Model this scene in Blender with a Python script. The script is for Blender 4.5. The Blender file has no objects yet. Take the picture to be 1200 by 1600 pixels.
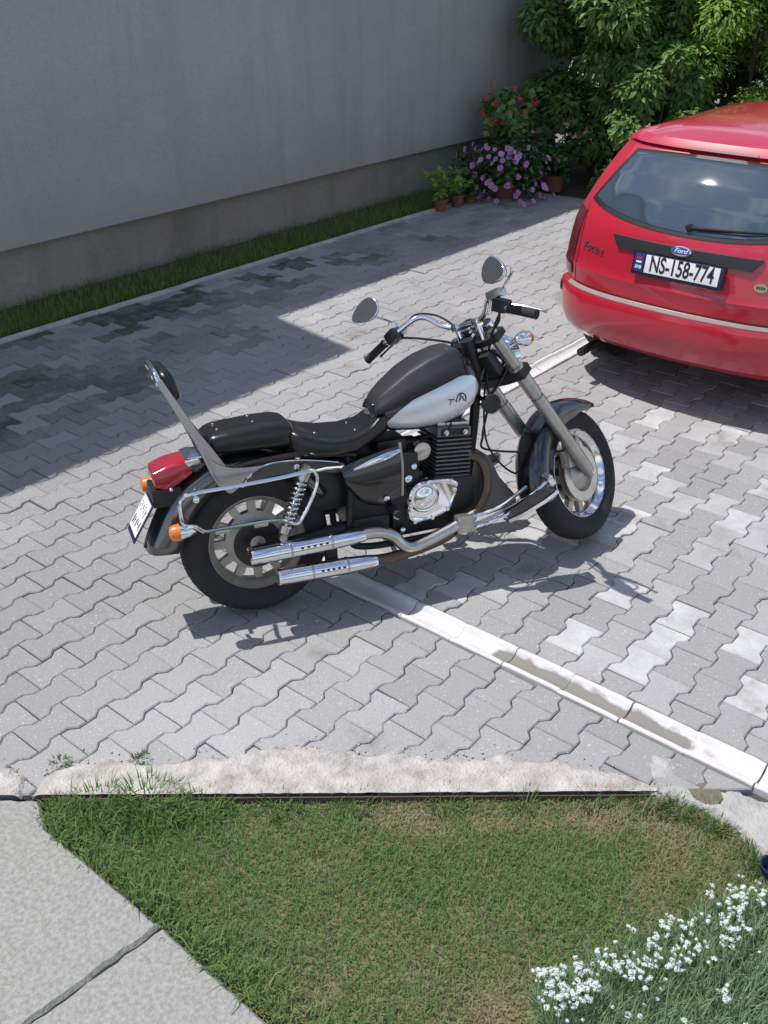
import bpy, bmesh, math, random
import numpy as np
from mathutils import Vector, Matrix
R = math.radians
rnd = random.Random(7)
rng = np.random.default_rng(11)

# ------------------------------------------------------------------ scene, camera, sky, sun
sc = bpy.context.scene
col = sc.collection
YAW, PITCH, ROLL = R(39.41), R(29.99), R(0.16)
CAM = Vector((-1.840, -3.194, 2.444))
cd = bpy.data.cameras.new('camera'); cam = bpy.data.objects.new('camera', cd); col.objects.link(cam)
cd.sensor_fit = 'VERTICAL'; cd.sensor_height = 36.0; cd.lens = 36.0 * 1569.7 / 1600
cd.clip_start = 0.05; cd.clip_end = 1500
d_ = Vector((math.cos(PITCH) * math.cos(YAW), math.cos(PITCH) * math.sin(YAW), -math.sin(PITCH)))
r_ = Vector((math.sin(YAW), -math.cos(YAW), 0)); u_ = r_.cross(d_)
rr = math.cos(ROLL) * r_ + math.sin(ROLL) * u_; uu = -math.sin(ROLL) * r_ + math.cos(ROLL) * u_
M_ = Matrix((rr, uu, -d_)).transposed().to_4x4(); M_.translation = CAM
cam.matrix_world = M_
sc.camera = cam
sc.render.resolution_x = 768; sc.render.resolution_y = 1024

SUN_AZ, SUN_EL = R(120), R(65)          # direction towards the sun, counter-clockwise from +X
wd = bpy.data.worlds.new('World'); sc.world = wd; wd.use_nodes = True
nt = wd.node_tree; nt.nodes.clear()
wo = nt.nodes.new('ShaderNodeOutputWorld'); bg = nt.nodes.new('ShaderNodeBackground')
sky = nt.nodes.new('ShaderNodeTexSky'); sky.sky_type = 'NISHITA'; sky.sun_disc = False
sky.sun_elevation = SUN_EL; sky.sun_rotation = R(90) - SUN_AZ; sky.air_density = 1.0; sky.dust_density = .35; sky.ozone_density = 1.5
tc = nt.nodes.new('ShaderNodeTexCoord'); mp = nt.nodes.new('ShaderNodeMapping'); mp.inputs['Scale'].default_value = (1.0, 1.0, 2.2)
nz = nt.nodes.new('ShaderNodeTexNoise'); nz.inputs['Scale'].default_value = 4.6; nz.inputs['Detail'].default_value = 7; nz.inputs['Roughness'].default_value = .58
cr = nt.nodes.new('ShaderNodeValToRGB'); cr.color_ramp.elements[0].position = .50; cr.color_ramp.elements[1].position = .66
cr.color_ramp.elements[1].color = (.8, .8, .8, 1)
mx = nt.nodes.new('ShaderNodeMixRGB'); mx.inputs['Color2'].default_value = (8.6, 8.7, 8.9, 1)
L = nt.links.new
L(tc.outputs['Generated'], mp.inputs['Vector']); L(mp.outputs['Vector'], nz.inputs['Vector']); L(nz.outputs['Fac'], cr.inputs['Fac'])
L(cr.outputs['Color'], mx.inputs['Fac']); L(sky.outputs['Color'], mx.inputs['Color1']); L(mx.outputs['Color'], bg.inputs['Color'])
bg.inputs['Strength'].default_value = 0.13
L(bg.outputs['Background'], wo.inputs['Surface'])
sd = bpy.data.lights.new('sun', 'SUN'); sd.energy = 3.9; sd.angle = R(0.55); sd.color = (1.0, .975, .945)
so = bpy.data.objects.new('sun', sd); col.objects.link(so)
sv = Vector((math.cos(SUN_EL) * math.cos(SUN_AZ), math.cos(SUN_EL) * math.sin(SUN_AZ), math.sin(SUN_EL)))
so.rotation_euler = sv.to_track_quat('Z', 'Y').to_euler(); so.location = (0, 12, 20)
vs = sc.view_settings; vs.view_transform = 'Standard'; vs.look = 'None'; vs.exposure = 0.34; vs.gamma = 1.0; vs.use_curve_mapping = False

# ------------------------------------------------------------------ materials
MATS = {}
def mat(name, c, rough=.6, metal=0.0, var=0.0, vscale=6.0, c2=None, bump=0.0, bscale=80.0, coat=0.0, ior=1.5, attr=None, trans=0.0, bdist=.01, spec=None):
    """procedural principled material: base colour, optional noise towards c2, optional per-piece 'tone' attribute, bump"""
    m = bpy.data.materials.new(name); m.use_nodes = True; MATS[name] = m
    n = m.node_tree.nodes; l = m.node_tree.links.new
    b = n['Principled BSDF']; b.inputs['Roughness'].default_value = rough; b.inputs['Metallic'].default_value = metal
    b.inputs['IOR'].default_value = ior; b.inputs['Coat Weight'].default_value = coat; b.inputs['Coat Roughness'].default_value = .04
    if spec is not None: b.inputs['Specular IOR Level'].default_value = spec
    t = n.new('ShaderNodeTexCoord'); out = None
    rgb = n.new('ShaderNodeRGB'); rgb.outputs[0].default_value = (*c, 1); out = rgb.outputs[0]
    if var > 0:
        z = n.new('ShaderNodeTexNoise'); z.inputs['Scale'].default_value = vscale; z.inputs['Detail'].default_value = 6; z.inputs['Roughness'].default_value = .6
        l(t.outputs['Object'], z.inputs['Vector'])
        rp = n.new('ShaderNodeValToRGB'); rp.color_ramp.elements[0].position = .35; rp.color_ramp.elements[1].position = .68
        l(z.outputs['Fac'], rp.inputs['Fac'])
        mu = n.new('ShaderNodeMath'); mu.operation = 'MULTIPLY'; mu.inputs[1].default_value = var; l(rp.outputs['Color'], mu.inputs[0])
        k = n.new('ShaderNodeMixRGB'); k.inputs['Color2'].default_value = (*(c2 or tuple(x * .6 for x in c)), 1)
        l(mu.outputs[0], k.inputs['Fac']); l(out, k.inputs['Color1']); out = k.outputs['Color']
    if attr:
        a = n.new('ShaderNodeAttribute'); a.attribute_name = 'tone'
        k = n.new('ShaderNodeMixRGB'); k.blend_type = 'MIX'; k.inputs['Color2'].default_value = (*attr, 1)
        l(a.outputs['Fac'], k.inputs['Fac']); l(out, k.inputs['Color1']); out = k.outputs['Color']
    l(out, b.inputs['Base Color'])
    if bump > 0:
        z = n.new('ShaderNodeTexNoise'); z.inputs['Scale'].default_value = bscale; z.inputs['Detail'].default_value = 4
        l(t.outputs['Object'], z.inputs['Vector'])
        bp = n.new('ShaderNodeBump'); bp.inputs['Strength'].default_value = bump; bp.inputs['Distance'].default_value = bdist
        l(z.outputs['Fac'], bp.inputs['Height']); l(bp.outputs['Normal'], b.inputs['Normal'])
    if trans > 0:
        tr = n.new('ShaderNodeBsdfTranslucent'); l(out, tr.inputs['Color'])
        ms = n.new('ShaderNodeMixShader'); ms.inputs['Fac'].default_value = trans
        l(b.outputs[0], ms.inputs[1]); l(tr.outputs[0], ms.inputs[2]); l(ms.outputs[0], n['Material Output'].inputs['Surface'])
    return m

def wall_mat(name, c, c2, stain, crack, bs):
    m = mat(name, c, .95, var=.7, vscale=.9, c2=c2, bump=.9, bscale=bs, bdist=.006); n = m.node_tree.nodes; l = m.node_tree.links.new; b = n['Principled BSDF']
    old = b.inputs['Base Color'].links[0].from_socket; g = n.new('ShaderNodeNewGeometry')
    def layer(old, sc, scale, det, a, c_, fac, colr, voro=False):
        mp_ = n.new('ShaderNodeMapping'); mp_.inputs['Scale'].default_value = sc; l(g.outputs['Position'], mp_.inputs['Vector'])
        z = n.new('ShaderNodeTexNoise'); z.inputs['Scale'].default_value = scale; z.inputs['Detail'].default_value = det; z.inputs['Roughness'].default_value = .65; l(mp_.outputs[0], z.inputs['Vector'])
        r = n.new('ShaderNodeMapRange'); r.inputs['From Min'].default_value = a; r.inputs['From Max'].default_value = c_; r.inputs['To Max'].default_value = fac; l(z.outputs['Fac'], r.inputs['Value'])
        k = n.new('ShaderNodeMixRGB'); k.inputs['Color2'].default_value = (*colr, 1); l(r.outputs['Result'], k.inputs['Fac']); l(old, k.inputs['Color1']); return k.outputs[0]
    old = layer(old, (2.6, 2.6, .25), 1.6, 6, .50, .72, .45, stain)          # rain streaks
    old = layer(old, (1, 1, 1), 34, 4, .50, .68, .30, stain)                 # grain
    old = layer(old, (1, 1, 1.6), 2.2, 8, .58, .66, .35, crack)              # patches
    l(old, b.inputs['Base Color'])
wall_mat('plaster', (.41, .405, .375), (.34, .335, .31), (.27, .265, .24), (.47, .465, .43), 130)
wall_mat('plinth', (.35, .32, .265), (.24, .22, .175), (.15, .145, .105), (.42, .39, .33), 45)
mat('roof_tile', (.30, .12, .08), .8, var=.5)
mat('soil', (.10, .075, .05), 1.0, var=.7, vscale=8, c2=(.05, .04, .028), bump=.8, bscale=50)
mat('lawn_soil', (.20, .15, .10), 1.0, var=.8, vscale=9, c2=(.11, .095, .055), bump=.8, bscale=60)
mat('far_ground', (.20, .19, .17), 1.0, var=.8, vscale=.4, c2=(.13, .125, .10))
mat('joint_sand', (.085, .078, .072), 1.0, var=.7, vscale=30, c2=(.05, .05, .042), bump=.5, bscale=200)
mat('grass', (.19, .285, .10), .8, attr=(.42, .35, .21), trans=.45, spec=.15)
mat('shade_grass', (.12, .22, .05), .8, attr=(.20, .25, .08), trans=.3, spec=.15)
mat('weed', (.12, .23, .06), .6, attr=(.12, .2, .05), trans=.35)
mat('slab', (.315, .31, .285), .95, var=.9, vscale=70, c2=(.20, .195, .17), bump=.45, bscale=140, bdist=.008)
mat('cement', (.52, .475, .435), .95, var=.9, vscale=13, c2=(.27, .24, .21), bump=1.0, bscale=90, bdist=.01)
mat('skirt_cement', (.40, .385, .36), .95, var=.8, vscale=16, c2=(.28, .27, .25), bump=.9, bscale=70, bdist=.01)
mat('edging', (.12, .06, .052), .8, var=.5, c2=(.06, .04, .035))
mat('kerb', (.55, .54, .50), .95, var=.7, vscale=6, c2=(.25, .25, .22), bump=.5, bscale=70)
mat('rubber', (.011, .011, .012), .8, var=.5, vscale=14, c2=(.034, .031, .027), bump=.35, bscale=120, bdist=.004)
mat('chrome', (.80, .80, .82), .10, 1.0, var=.25, vscale=20, c2=(.6, .59, .58))
mat('dull_chrome', (.55, .53, .50), .28, 1.0, var=.6, vscale=18, c2=(.36, .33, .29))
mat('fork_metal', (.46, .44, .41), .32, .8, var=.5, vscale=14, c2=(.28, .265, .24))
mat('bar_metal', (.50, .485, .50), .24, .72, var=.4, vscale=10, c2=(.38, .365, .37))
mat('alloy', (.46, .43, .385), .36, .85, var=.5, vscale=16, c2=(.30, .27, .22))
mat('dirty_alloy', (.46, .42, .36), .5, .5, var=.7, vscale=16, c2=(.26, .23, .185))
mat('brown_pipe', (.15, .105, .075), .42, .85, var=.6, vscale=20, c2=(.09, .065, .05))
mat('black_paint', (.008, .008, .010), .22, coat=.8)
mat('black_plastic', (.009, .009, .010), .45, var=.3, vscale=30, c2=(.02, .019, .018))
mat('engine_black', (.011, .011, .011), .45, .2, var=.5, vscale=25, c2=(.03, .026, .022))
mat('fin_metal', (.19, .185, .18), .5, .6, var=.5, vscale=20, c2=(.055, .052, .05))
mat('leather', (.006, .006, .007), .28, var=.3, vscale=20, c2=(.02, .02, .02), bump=.12, bscale=220, bdist=.002)
mat('bra_leather', (.018, .016, .019), .5, var=.3, vscale=12, c2=(.028, .024, .028), bump=.2, bscale=240, bdist=.002)
mat('silver_paint', (.74, .75, .79), .34, .4, coat=.6)
mat('fender_reflection_grey', (.15, .145, .145), .22, .85, coat=.4)  # grey base stands in for paving reflected in the black gloss fender
mat('glass_border', (.006, .006, .007), .5)
mat('panel_grey', (.085, .082, .08), .34, .25, var=.3, vscale=12, c2=(.07, .068, .065))
mat('red_lens', (.36, .012, .03), .15, coat=.5, var=.15)
mat('amber_lens', (.72, .17, .02), .2, coat=.5)
mat('mirror_glass', (.62, .60, .60), .05, 1.0)
mat('plate_white', (.74, .74, .72), .4)
mat('ink', (.012, .012, .016), .5)
mat('ink_brown', (.13, .05, .025), .5)
mat('white_print', (.8, .8, .8), .4)
mat('print_red', (.5, .03, .04), .4)
mat('plate_blue', (.018, .035, .16), .4)
mat('plate_frame', (.012, .014, .045), .4)
mat('car_paint', (.44, .006, .026), .34, coat=.9, var=.06, vscale=2)
mat('car_glass', (.05, .075, .10), .03, .2, ior=1.8)
mat('car_black', (.02, .02, .021), .45)
mat('bumper_strip', (.24, .19, .17), .6, var=.4)
mat('tail_lamp', (.11, .004, .01), .2, coat=.6)
mat('cabin', (.02, .02, .022), .8)
mat('sticker', (.30, .27, .15), .5)
mat('oval_blue', (.02, .05, .25), .25, coat=.6)
mat('terracotta', (.24, .095, .065), .85, var=.4, vscale=14, c2=(.24, .09, .06))
mat('bark', (.10, .075, .05), .95, bump=.6, bscale=40)
mat('shrub_leaf', (.13, .26, .06), .5, attr=(.28, .40, .12), trans=.45)
mat('dark_leaf', (.035, .095, .025), .5, attr=(.08, .17, .045), trans=.35)
mat('yellow_leaf', (.22, .38, .06), .5, attr=(.32, .46, .10), trans=.5)
mat('petunia', (.52, .20, .50), .6, attr=(.68, .36, .62), trans=.25)
mat('geranium_red', (.72, .02, .05), .6, attr=(.80, .06, .09), trans=.2)
mat('pink_flower', (.70, .22, .32), .6, attr=(.75, .35, .42), trans=.2)
mat('alyssum', (.74, .77, .74), .7, attr=(.55, .62, .55), trans=.2)
mat('alyssum_leaf', (.19, .30, .13), .6, attr=(.30, .40, .24), trans=.35)
mat('blue_plastic', (.004, .014, .07), .5)

# paver material: per-piece tone, moss and lime attributes + stains with their own shape
def paver_mat():
    m = bpy.data.materials.new('paver'); m.use_nodes = True; MATS['paver'] = m
    n = m.node_tree.nodes; l = m.node_tree.links.new; b = n['Principled BSDF']; b.inputs['Roughness'].default_value = .9
    b.inputs['Specular IOR Level'].default_value = .25
    g = n.new('ShaderNodeNewGeometry')
    def noise(s, d=5, r=.6):
        z = n.new('ShaderNodeTexNoise'); z.inputs['Scale'].default_value = s; z.inputs['Detail'].default_value = d; z.inputs['Roughness'].default_value = r
        l(g.outputs['Position'], z.inputs['Vector']); return z.outputs['Fac']
    def ramp(x, a, c):
        r = n.new('ShaderNodeMapRange'); r.inputs['From Min'].default_value = a; r.inputs['From Max'].default_value = c; l(x, r.inputs['Value']); return r.outputs['Result']
    def mix(f, a, c, bt='MIX'):
        k = n.new('ShaderNodeMixRGB'); k.blend_type = bt
        for i, v in ((0, f), (1, a), (2, c)):
            if isinstance(v, (int, float)): k.inputs[i].default_value = v
            elif isinstance(v, tuple): k.inputs[i].default_value = (*v, 1)
            else: l(v, k.inputs[i])
        return k.outputs[0]
    def mul(a, c):
        k = n.new('ShaderNodeMath'); k.operation = 'MULTIPLY'
        for i, v in ((0, a), (1, c)):
            if isinstance(v, (int, float)): k.inputs[i].default_value = v
            else: l(v, k.inputs[i])
        return k.outputs[0]
    def att(s):
        a = n.new('ShaderNodeAttribute'); a.attribute_name = s; return a.outputs['Fac']
    c = mix(att('tone'), (.255, .246, .241), (.385, .376, .370))
    c = mix(mul(ramp(noise(1.3), .40, .66), .30), c, (.27, .26, .25))
    c = mix(mul(ramp(noise(150, 3), .45, .72), .5), c, (.17, .16, .155))           # dark grit
    c = mix(mul(ramp(noise(90, 2), .64, .70), .8), c, (.52, .50, .47))             # pale pebbles
    c = mix(mul(att('lime'), ramp(noise(5, 6, .7), .22, .72)), c, (.60, .59, .58))    # cement haze
    c = mix(mul(att('moss'), mul(ramp(noise(6, 7, .7), .18, .55), .95)), c, (.060, .068, .048))  # damp moss
    c = mix(mul(ramp(noise(2.6, 7, .65), .60, .70), .5), c, (.15, .115, .095))         # brown oil stains
    l(c, b.inputs['Base Color'])
    bp = n.new('ShaderNodeBump'); bp.inputs['Strength'].default_value = .55; bp.inputs['Distance'].default_value = .004
    l(noise(170, 4), bp.inputs['Height']); l(bp.outputs['Normal'], b.inputs['Normal'])
paver_mat()
def channel_mat():
    m = mat('channel', (.60, .585, .575), .85, var=.6, vscale=9, c2=(.48, .43, .41), bump=.25, bscale=120, bdist=.003)
    n = m.node_tree.nodes; l = m.node_tree.links.new; b = n['Principled BSDF']
    old = b.inputs['Base Color'].links[0].from_socket
    a = n.new('ShaderNodeAttribute'); a.attribute_name = 'tone'
    g = n.new('ShaderNodeNewGeometry')
    z = n.new('ShaderNodeTexNoise'); z.inputs['Scale'].default_value = 14; z.inputs['Detail'].default_value = 6; l(g.outputs['Position'], z.inputs['Vector'])
    ad = n.new('ShaderNodeMath'); ad.operation = 'MULTIPLY_ADD'; ad.inputs[1].default_value = .9; ad.inputs[2].default_value = -.42; l(z.outputs['Fac'], ad.inputs[0])
    su = n.new('ShaderNodeMath'); su.operation = 'ADD'; l(a.outputs['Fac'], su.inputs[0]); l(ad.outputs[0], su.inputs[1])
    r = n.new('ShaderNodeMapRange'); r.inputs['From Min'].default_value = .40; r.inputs['From Max'].default_value = .62; l(su.outputs[0], r.inputs['Value'])
    k = n.new('ShaderNodeMixRGB'); k.inputs['Color2'].default_value = (.21, .185, .165, 1); l(r.outputs['Result'], k.inputs['Fac']); l(old, k.inputs['Color1'])
    l(k.outputs[0], b.inputs['Base Color'])
channel_mat()

# ------------------------------------------------------------------ mesh helpers
def link(o, parent=None):
    col.objects.link(o)
    if parent: o.parent = parent
    return o
def empty(name, loc=(0, 0, 0), parent=None):
    o = bpy.data.objects.new(name, None); o.location = loc; o.empty_display_size = .1
    return link(o, parent)
def tag(o, label=None, cat=None, group=None, kind=None):
    if label: o['label'] = label
    if cat: o['category'] = cat
    if group: o['group'] = group
    if kind: o['kind'] = kind
    return o
def arr_mesh(name, V, Fc, m, parent=None, tone=None, smooth=False, attrs=None):
    """big meshes straight from numpy: V (n,3), Fc (k,3) or (k,4)"""
    me = bpy.data.meshes.new(name); V = np.asarray(V, np.float32); Fc = np.asarray(Fc, np.int32); k = Fc.shape[1]
    me.vertices.add(len(V)); me.vertices.foreach_set('co', V.ravel())
    me.loops.add(Fc.size); me.loops.foreach_set('vertex_index', Fc.ravel())
    me.polygons.add(len(Fc)); me.polygons.foreach_set('loop_start', np.arange(0, Fc.size, k, dtype=np.int32))
    at = dict(attrs or {})
    if tone is not None: at['tone'] = tone
    for nm, val in at.items():
        a = me.attributes.new(nm, 'FLOAT', 'POINT'); a.data.foreach_set('value', np.asarray(val, np.float32))
    me.update(calc_edges=True); me.validate()
    if smooth: me.shade_smooth()
    me.materials.append(MATS[m])
    return link(bpy.data.objects.new(name, me), parent)

class MB:
    def __init__(s): s.v = []; s.f = []
    def add(s, vs, fs):
        o = len(s.v); s.v += [Vector(v) for v in vs]; s.f += [[i + o for i in f] for f in fs]; return s
    def box(s, c, size, bev=0.0, rot=None):
        bm = bmesh.new(); bmesh.ops.create_cube(bm, size=1.0)
        for v in bm.verts: v.co = Vector((v.co.x * size[0], v.co.y * size[1], v.co.z * size[2]))
        if bev > 0: bmesh.ops.bevel(bm, geom=list(bm.edges), offset=bev, segments=2, profile=.7, affect='EDGES')
        bm.verts.index_update(); Rm = rot or Matrix.Identity(3)
        s.add([Rm @ v.co + Vector(c) for v in bm.verts], [[v.index for v in f.verts] for f in bm.faces]); bm.free(); return s
    def tube(s, pts, r, seg=10, closed=False, cap=True, sq=1.0):
        P = [Vector(p) for p in pts]; n = len(P); rs = r if isinstance(r, (list, tuple)) else [r] * n
        T = []
        for i in range(n):
            a = P[(i - 1) % n] if (closed or i > 0) else P[0]; b = P[(i + 1) % n] if (closed or i < n - 1) else P[-1]
            t = (b - a); T.append(t.normalized() if t.length > 1e-9 else Vector((1, 0, 0)))
        nrm = T[0].orthogonal().normalized(); o = len(s.v)
        for i in range(n):
            nrm = (nrm - T[i] * nrm.dot(T[i])).normalized(); bn = T[i].cross(nrm)
            for k in range(seg):
                a = 2 * math.pi * k / seg
                s.v.append(P[i] + (nrm * math.cos(a) + bn * math.sin(a) * sq) * rs[i])
        m = n if closed else n - 1
        for i in range(m):
            j = (i + 1) % n
            for k in range(seg):
                k2 = (k + 1) % seg; s.f.append([o + i * seg + k, o + i * seg + k2, o + j * seg + k2, o + j * seg + k])
        if cap and not closed:
            s.f.append([o + k for k in range(seg)][::-1]); s.f.append([o + (n - 1) * seg + k for k in range(seg)])
        return s
    def lathe(s, prof, c=(0, 0, 0), axis='y', seg=32, closed_prof=False, rot=None):
        """prof: list of (h, r) along the axis"""
        o = len(s.v); n = len(prof); c = Vector(c)
        for h, r in prof:
            for k in range(seg):
                a = 2 * math.pi * k / seg; x, z = r * math.cos(a), r * math.sin(a)
                p = Vector((x, h, z)) if axis == 'y' else (Vector((h, x, z)) if axis == 'x' else Vector((x, z, h)))
                if rot: p = rot @ p
                s.v.append(c + p)
        m = n if closed_prof else n - 1
        for i in range(m):
            j = (i + 1) % n
            for k in range(seg):
                k2 = (k + 1) % seg; s.f.append([o + i * seg + k, o + j * seg + k, o + j * seg + k2, o + i * seg + k2])
        if not closed_prof:
            if prof[0][1] > 1e-6: s.f.append([o + k for k in range(seg)])
            if prof[-1][1] > 1e-6: s.f.append([o + (n - 1) * seg + k for k in range(seg)][::-1])
        return s
    def loft(s, secs, cap=True):
        o = len(s.v); n = len(secs); k = len(secs[0])
        for sec in secs: s.v += [Vector(p) for p in sec]
        for i in range(n - 1):
            for j in range(k):
                j2 = (j + 1) % k; s.f.append([o + i * k + j, o + i * k + j2, o + (i + 1) * k + j2, o + (i + 1) * k + j])
        if cap: s.f.append([o + j for j in range(k)][::-1]); s.f.append([o + (n - 1) * k + j for j in range(k)])
        return s
    def prism(s, poly, h0, h1, fn):
        """poly: 2-D outline, fn(a, b, h) -> point"""
        o = len(s.v); n = len(poly)
        for h in (h0, h1): s.v += [Vector(fn(a, b, h)) for a, b in poly]
        for i in range(n):
            j = (i + 1) % n; s.f.append([o + i, o + j, o + n + j, o + n + i])
        s.f.append([o + i for i in range(n)][::-1]); s.f.append([o + n + i for i in range(n)]); return s
    def ball(s, c, r, seg=14, rings=8, rot=None):
        r = r if isinstance(r, (tuple, list)) else (r, r, r); o = len(s.v); c = Vector(c)
        for i in range(rings + 1):
            th = math.pi * i / rings
            for k in range(seg):
                a = 2 * math.pi * k / seg
                p = Vector((r[0] * math.sin(th) * math.cos(a), r[1] * math.sin(th) * math.sin(a), r[2] * math.cos(th)))
                s.v.append(c + ((rot @ p) if rot else p))
        for i in range(rings):
            for k in range(seg):
                k2 = (k + 1) % seg; s.f.append([o + i * seg + k, o + (i + 1) * seg + k, o + (i + 1) * seg + k2, o + i * seg + k2])
        return s
    def sheet(s, rows, th=0.0, nrm=None):
        """grid of points (rows x cols); th gives it thickness along -nrm"""
        o = len(s.v); n = len(rows); k = len(rows[0])
        for r_ in rows: s.v += [Vector(p) for p in r_]
        for i in range(n - 1):
            for j in range(k - 1): s.f.append([o + i * k + j, o + i * k + j + 1, o + (i + 1) * k + j + 1, o + (i + 1) * k + j])
        if th:
            o2 = len(s.v); nv = Vector(nrm)
            s.v += [v - nv * th for v in s.v[o:o2]]
            for i in range(n - 1):
                for j in range(k - 1): s.f.append([o2 + i * k + j, o2 + (i + 1) * k + j, o2 + (i + 1) * k + j + 1, o2 + i * k + j + 1])
            br = [i for i in range(k)] + [i * k + k - 1 for i in range(1, n)] + [(n - 1) * k + j for j in range(k - 2, -1, -1)] + [i * k for i in range(n - 2, 0, -1)]
            for a in range(len(br)):
                p, q = br[a], br[(a + 1) % len(br)]; s.f.append([o + p, o2 + p, o2 + q, o + q])
        return s
    def xf(s, fn): s.v = [Vector(fn(v)) for v in s.v]; return s
    def build(s, name, m, parent=None, smooth=True, ang=38, fix=True):
        me = bpy.data.meshes.new(name); me.from_pydata([tuple(v) for v in s.v], [], s.f)
        if fix:
            bm = bmesh.new(); bm.from_mesh(me); bmesh.ops.remove_doubles(bm, verts=bm.verts, dist=1e-5)
            bmesh.ops.recalc_face_normals(bm, faces=bm.faces); bm.to_mesh(me); bm.free()
        me.update(); me.materials.append(MATS[m])
        if smooth: me.shade_smooth(); me.set_sharp_from_angle(angle=R(ang))
        return link(bpy.data.objects.new(name, me), parent)

def smooth_path(pts, n=8):
    P = [Vector(p) for p in pts]; out = []
    for i in range(len(P) - 1):
        a = P[max(i - 1, 0)]; b = P[i]; c = P[i + 1]; e = P[min(i + 2, len(P) - 1)]
        for k in range(n):
            t = k / n; out.append(.5 * ((2 * b) + (c - a) * t + (2 * a - 5 * b + 4 * c - e) * t * t + (3 * b - a - 3 * c + e) * t ** 3))
    out.append(P[-1]); return out
def interp(x, xs, ys): return float(np.interp(x, xs, ys))
def text_mesh(txt, size, m, name, parent, M, sx=1.0, bold=0.0, depth=.0006, shear=0.0):
    cu = bpy.data.curves.new(name, 'FONT'); cu.body = txt; cu.size = size; cu.align_x = 'CENTER'; cu.align_y = 'CENTER'; cu.extrude = depth; cu.offset = bold; cu.shear = shear
    o = bpy.data.objects.new('tmp_text', cu); col.objects.link(o); dg = bpy.context.evaluated_depsgraph_get()
    me = bpy.data.meshes.new_from_object(o.evaluated_get(dg)); bpy.data.objects.remove(o); bpy.data.curves.remove(cu)
    me.name = name
    me.transform(Matrix.Diagonal((sx, 1, 1, 1))); me.transform(M)
    me.materials.clear(); me.materials.append(MATS[m])
    return link(bpy.data.objects.new(name, me), parent)
def hnoise(x, y, s=0):
    """cheap smooth value noise in numpy"""
    x = np.asarray(x, float); y = np.asarray(y, float); xi = np.floor(x); yi = np.floor(y); fx = x - xi; fy = y - yi
    fx = fx * fx * (3 - 2 * fx); fy = fy * fy * (3 - 2 * fy)
    def h(a, b): v = np.sin(a * 127.1 + b * 311.7 + s * 74.7) * 43758.5453; return v - np.floor(v)
    return (h(xi, yi) * (1 - fx) + h(xi + 1, yi) * fx) * (1 - fy) + (h(xi, yi + 1) * (1 - fx) + h(xi + 1, yi + 1) * fx) * fy
# ------------------------------------------------------------------ SETTING: ground, paving, drain, lawn, path, house
def quad(name, x0, x1, y0, y1, z, m, kind='structure', parent=None):
    o = MB().add([(x0, y0, z), (x1, y0, z), (x1, y1, z), (x0, y1, z)], [[0, 1, 2, 3]]).build(name, m, parent, smooth=False, fix=False)
    if not parent: tag(o, kind=kind)
    return o
tag(quad('ground', -400, 400, -400, 400, -.16, 'far_ground'), 'bare dusty ground reaching away beyond the paved yard', 'ground')
PB_ = [(-3.2, 2.0), (-2.6, 1.35), (-.802, -.735), (-.70, -.843), (.562, -2.339), (.611, -2.43), (.63, -2.55), (.613, -2.644), (.565, -2.744), (.44, -2.92), (.2, -3.18), (.0, -5.5), (7.93, -5.5), (7.93, 3.0), (-3.2, 3.0)]
paving = tag(MB().prism(PB_, -.12, -.027, lambda a, b, h: (a, b, h)).build('paving', 'joint_sand', smooth=False), kind='structure')
tag(paving, 'yard paved with interlocking grey concrete blocks', 'paving')

LA = np.array((-.70, -.843)); LB = np.array((.562, -2.339)); ld = (LB - LA) / np.linalg.norm(LB - LA); ln = np.array((-ld[1], ld[0]))
if ln[0] < 0: ln = -ln
LAWN = [(-.70, -.843), (.562, -2.339), (.611, -2.43), (.63, -2.55), (.613, -2.644), (.565, -2.744), (.44, -2.92), (.2, -3.18), (-.1, -3.42), (-.45, -3.6), (-.79, -3.65), (-.785, -1.0), (-.77, -.93)]

def clip(poly, n, c):
    out = []
    for i in range(len(poly)):
        p, q = poly[i], poly[(i + 1) % len(poly)]; dp = p[0] * n[0] + p[1] * n[1] - c; dq = q[0] * n[0] + q[1] * n[1] - c
        if dp >= 0: out.append(p)
        if (dp >= 0) != (dq >= 0):
            t = dp / (dp - dq); out.append((p[0] + (q[0] - p[0]) * t, p[1] + (q[1] - p[1]) * t))
    return out
def area(p): return .5 * sum(p[i][0] * p[(i + 1) % len(p)][1] - p[(i + 1) % len(p)][0] * p[i][1] for i in range(len(p)))
def inset(poly, d):
    n = len(poly); out = []
    for i in range(n):
        a, b, c = poly[i - 1], poly[i], poly[(i + 1) % n]
        e1 = Vector((b[0] - a[0], b[1] - a[1])); e2 = Vector((c[0] - b[0], c[1] - b[1]))
        if e1.length < 1e-6 or e2.length < 1e-6: out.append(b); continue
        n1 = Vector((-e1.y, e1.x)).normalized(); n2 = Vector((-e2.y, e2.x)).normalized(); m = n1 + n2
        if m.length < .2: out.append(b); continue
        m.normalize(); k = d / max(m.dot(n1), .4); out.append((b[0] + m.x * k, b[1] + m.y * k))
    return out
HL, W1, W2 = .0985, .0812, .0562
ISHAPE = [(-HL, -W1), (-.064, -W1), (-.036, -W2), (.036, -W2), (.064, -W1), (HL, -W1), (HL, W1), (.064, W1), (.036, W2), (-.036, W2), (-.064, W1), (-HL, W1)]
def paver_geo(poly):
    n = len(poly); t = inset(poly, .0045); V = [(x, y, -.055) for x, y in poly] + [(x, y, -.0045) for x, y in poly] + [(x, y, 0.0) for x, y in t]
    F_ = [[i, (i + 1) % n, n + (i + 1) % n, n + i] for i in range(n)] + [[n + i, n + (i + 1) % n, 2 * n + (i + 1) % n, 2 * n + i] for i in range(n)] + [[2 * n + i for i in range(n)]]
    return V, F_
cells = []
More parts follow.
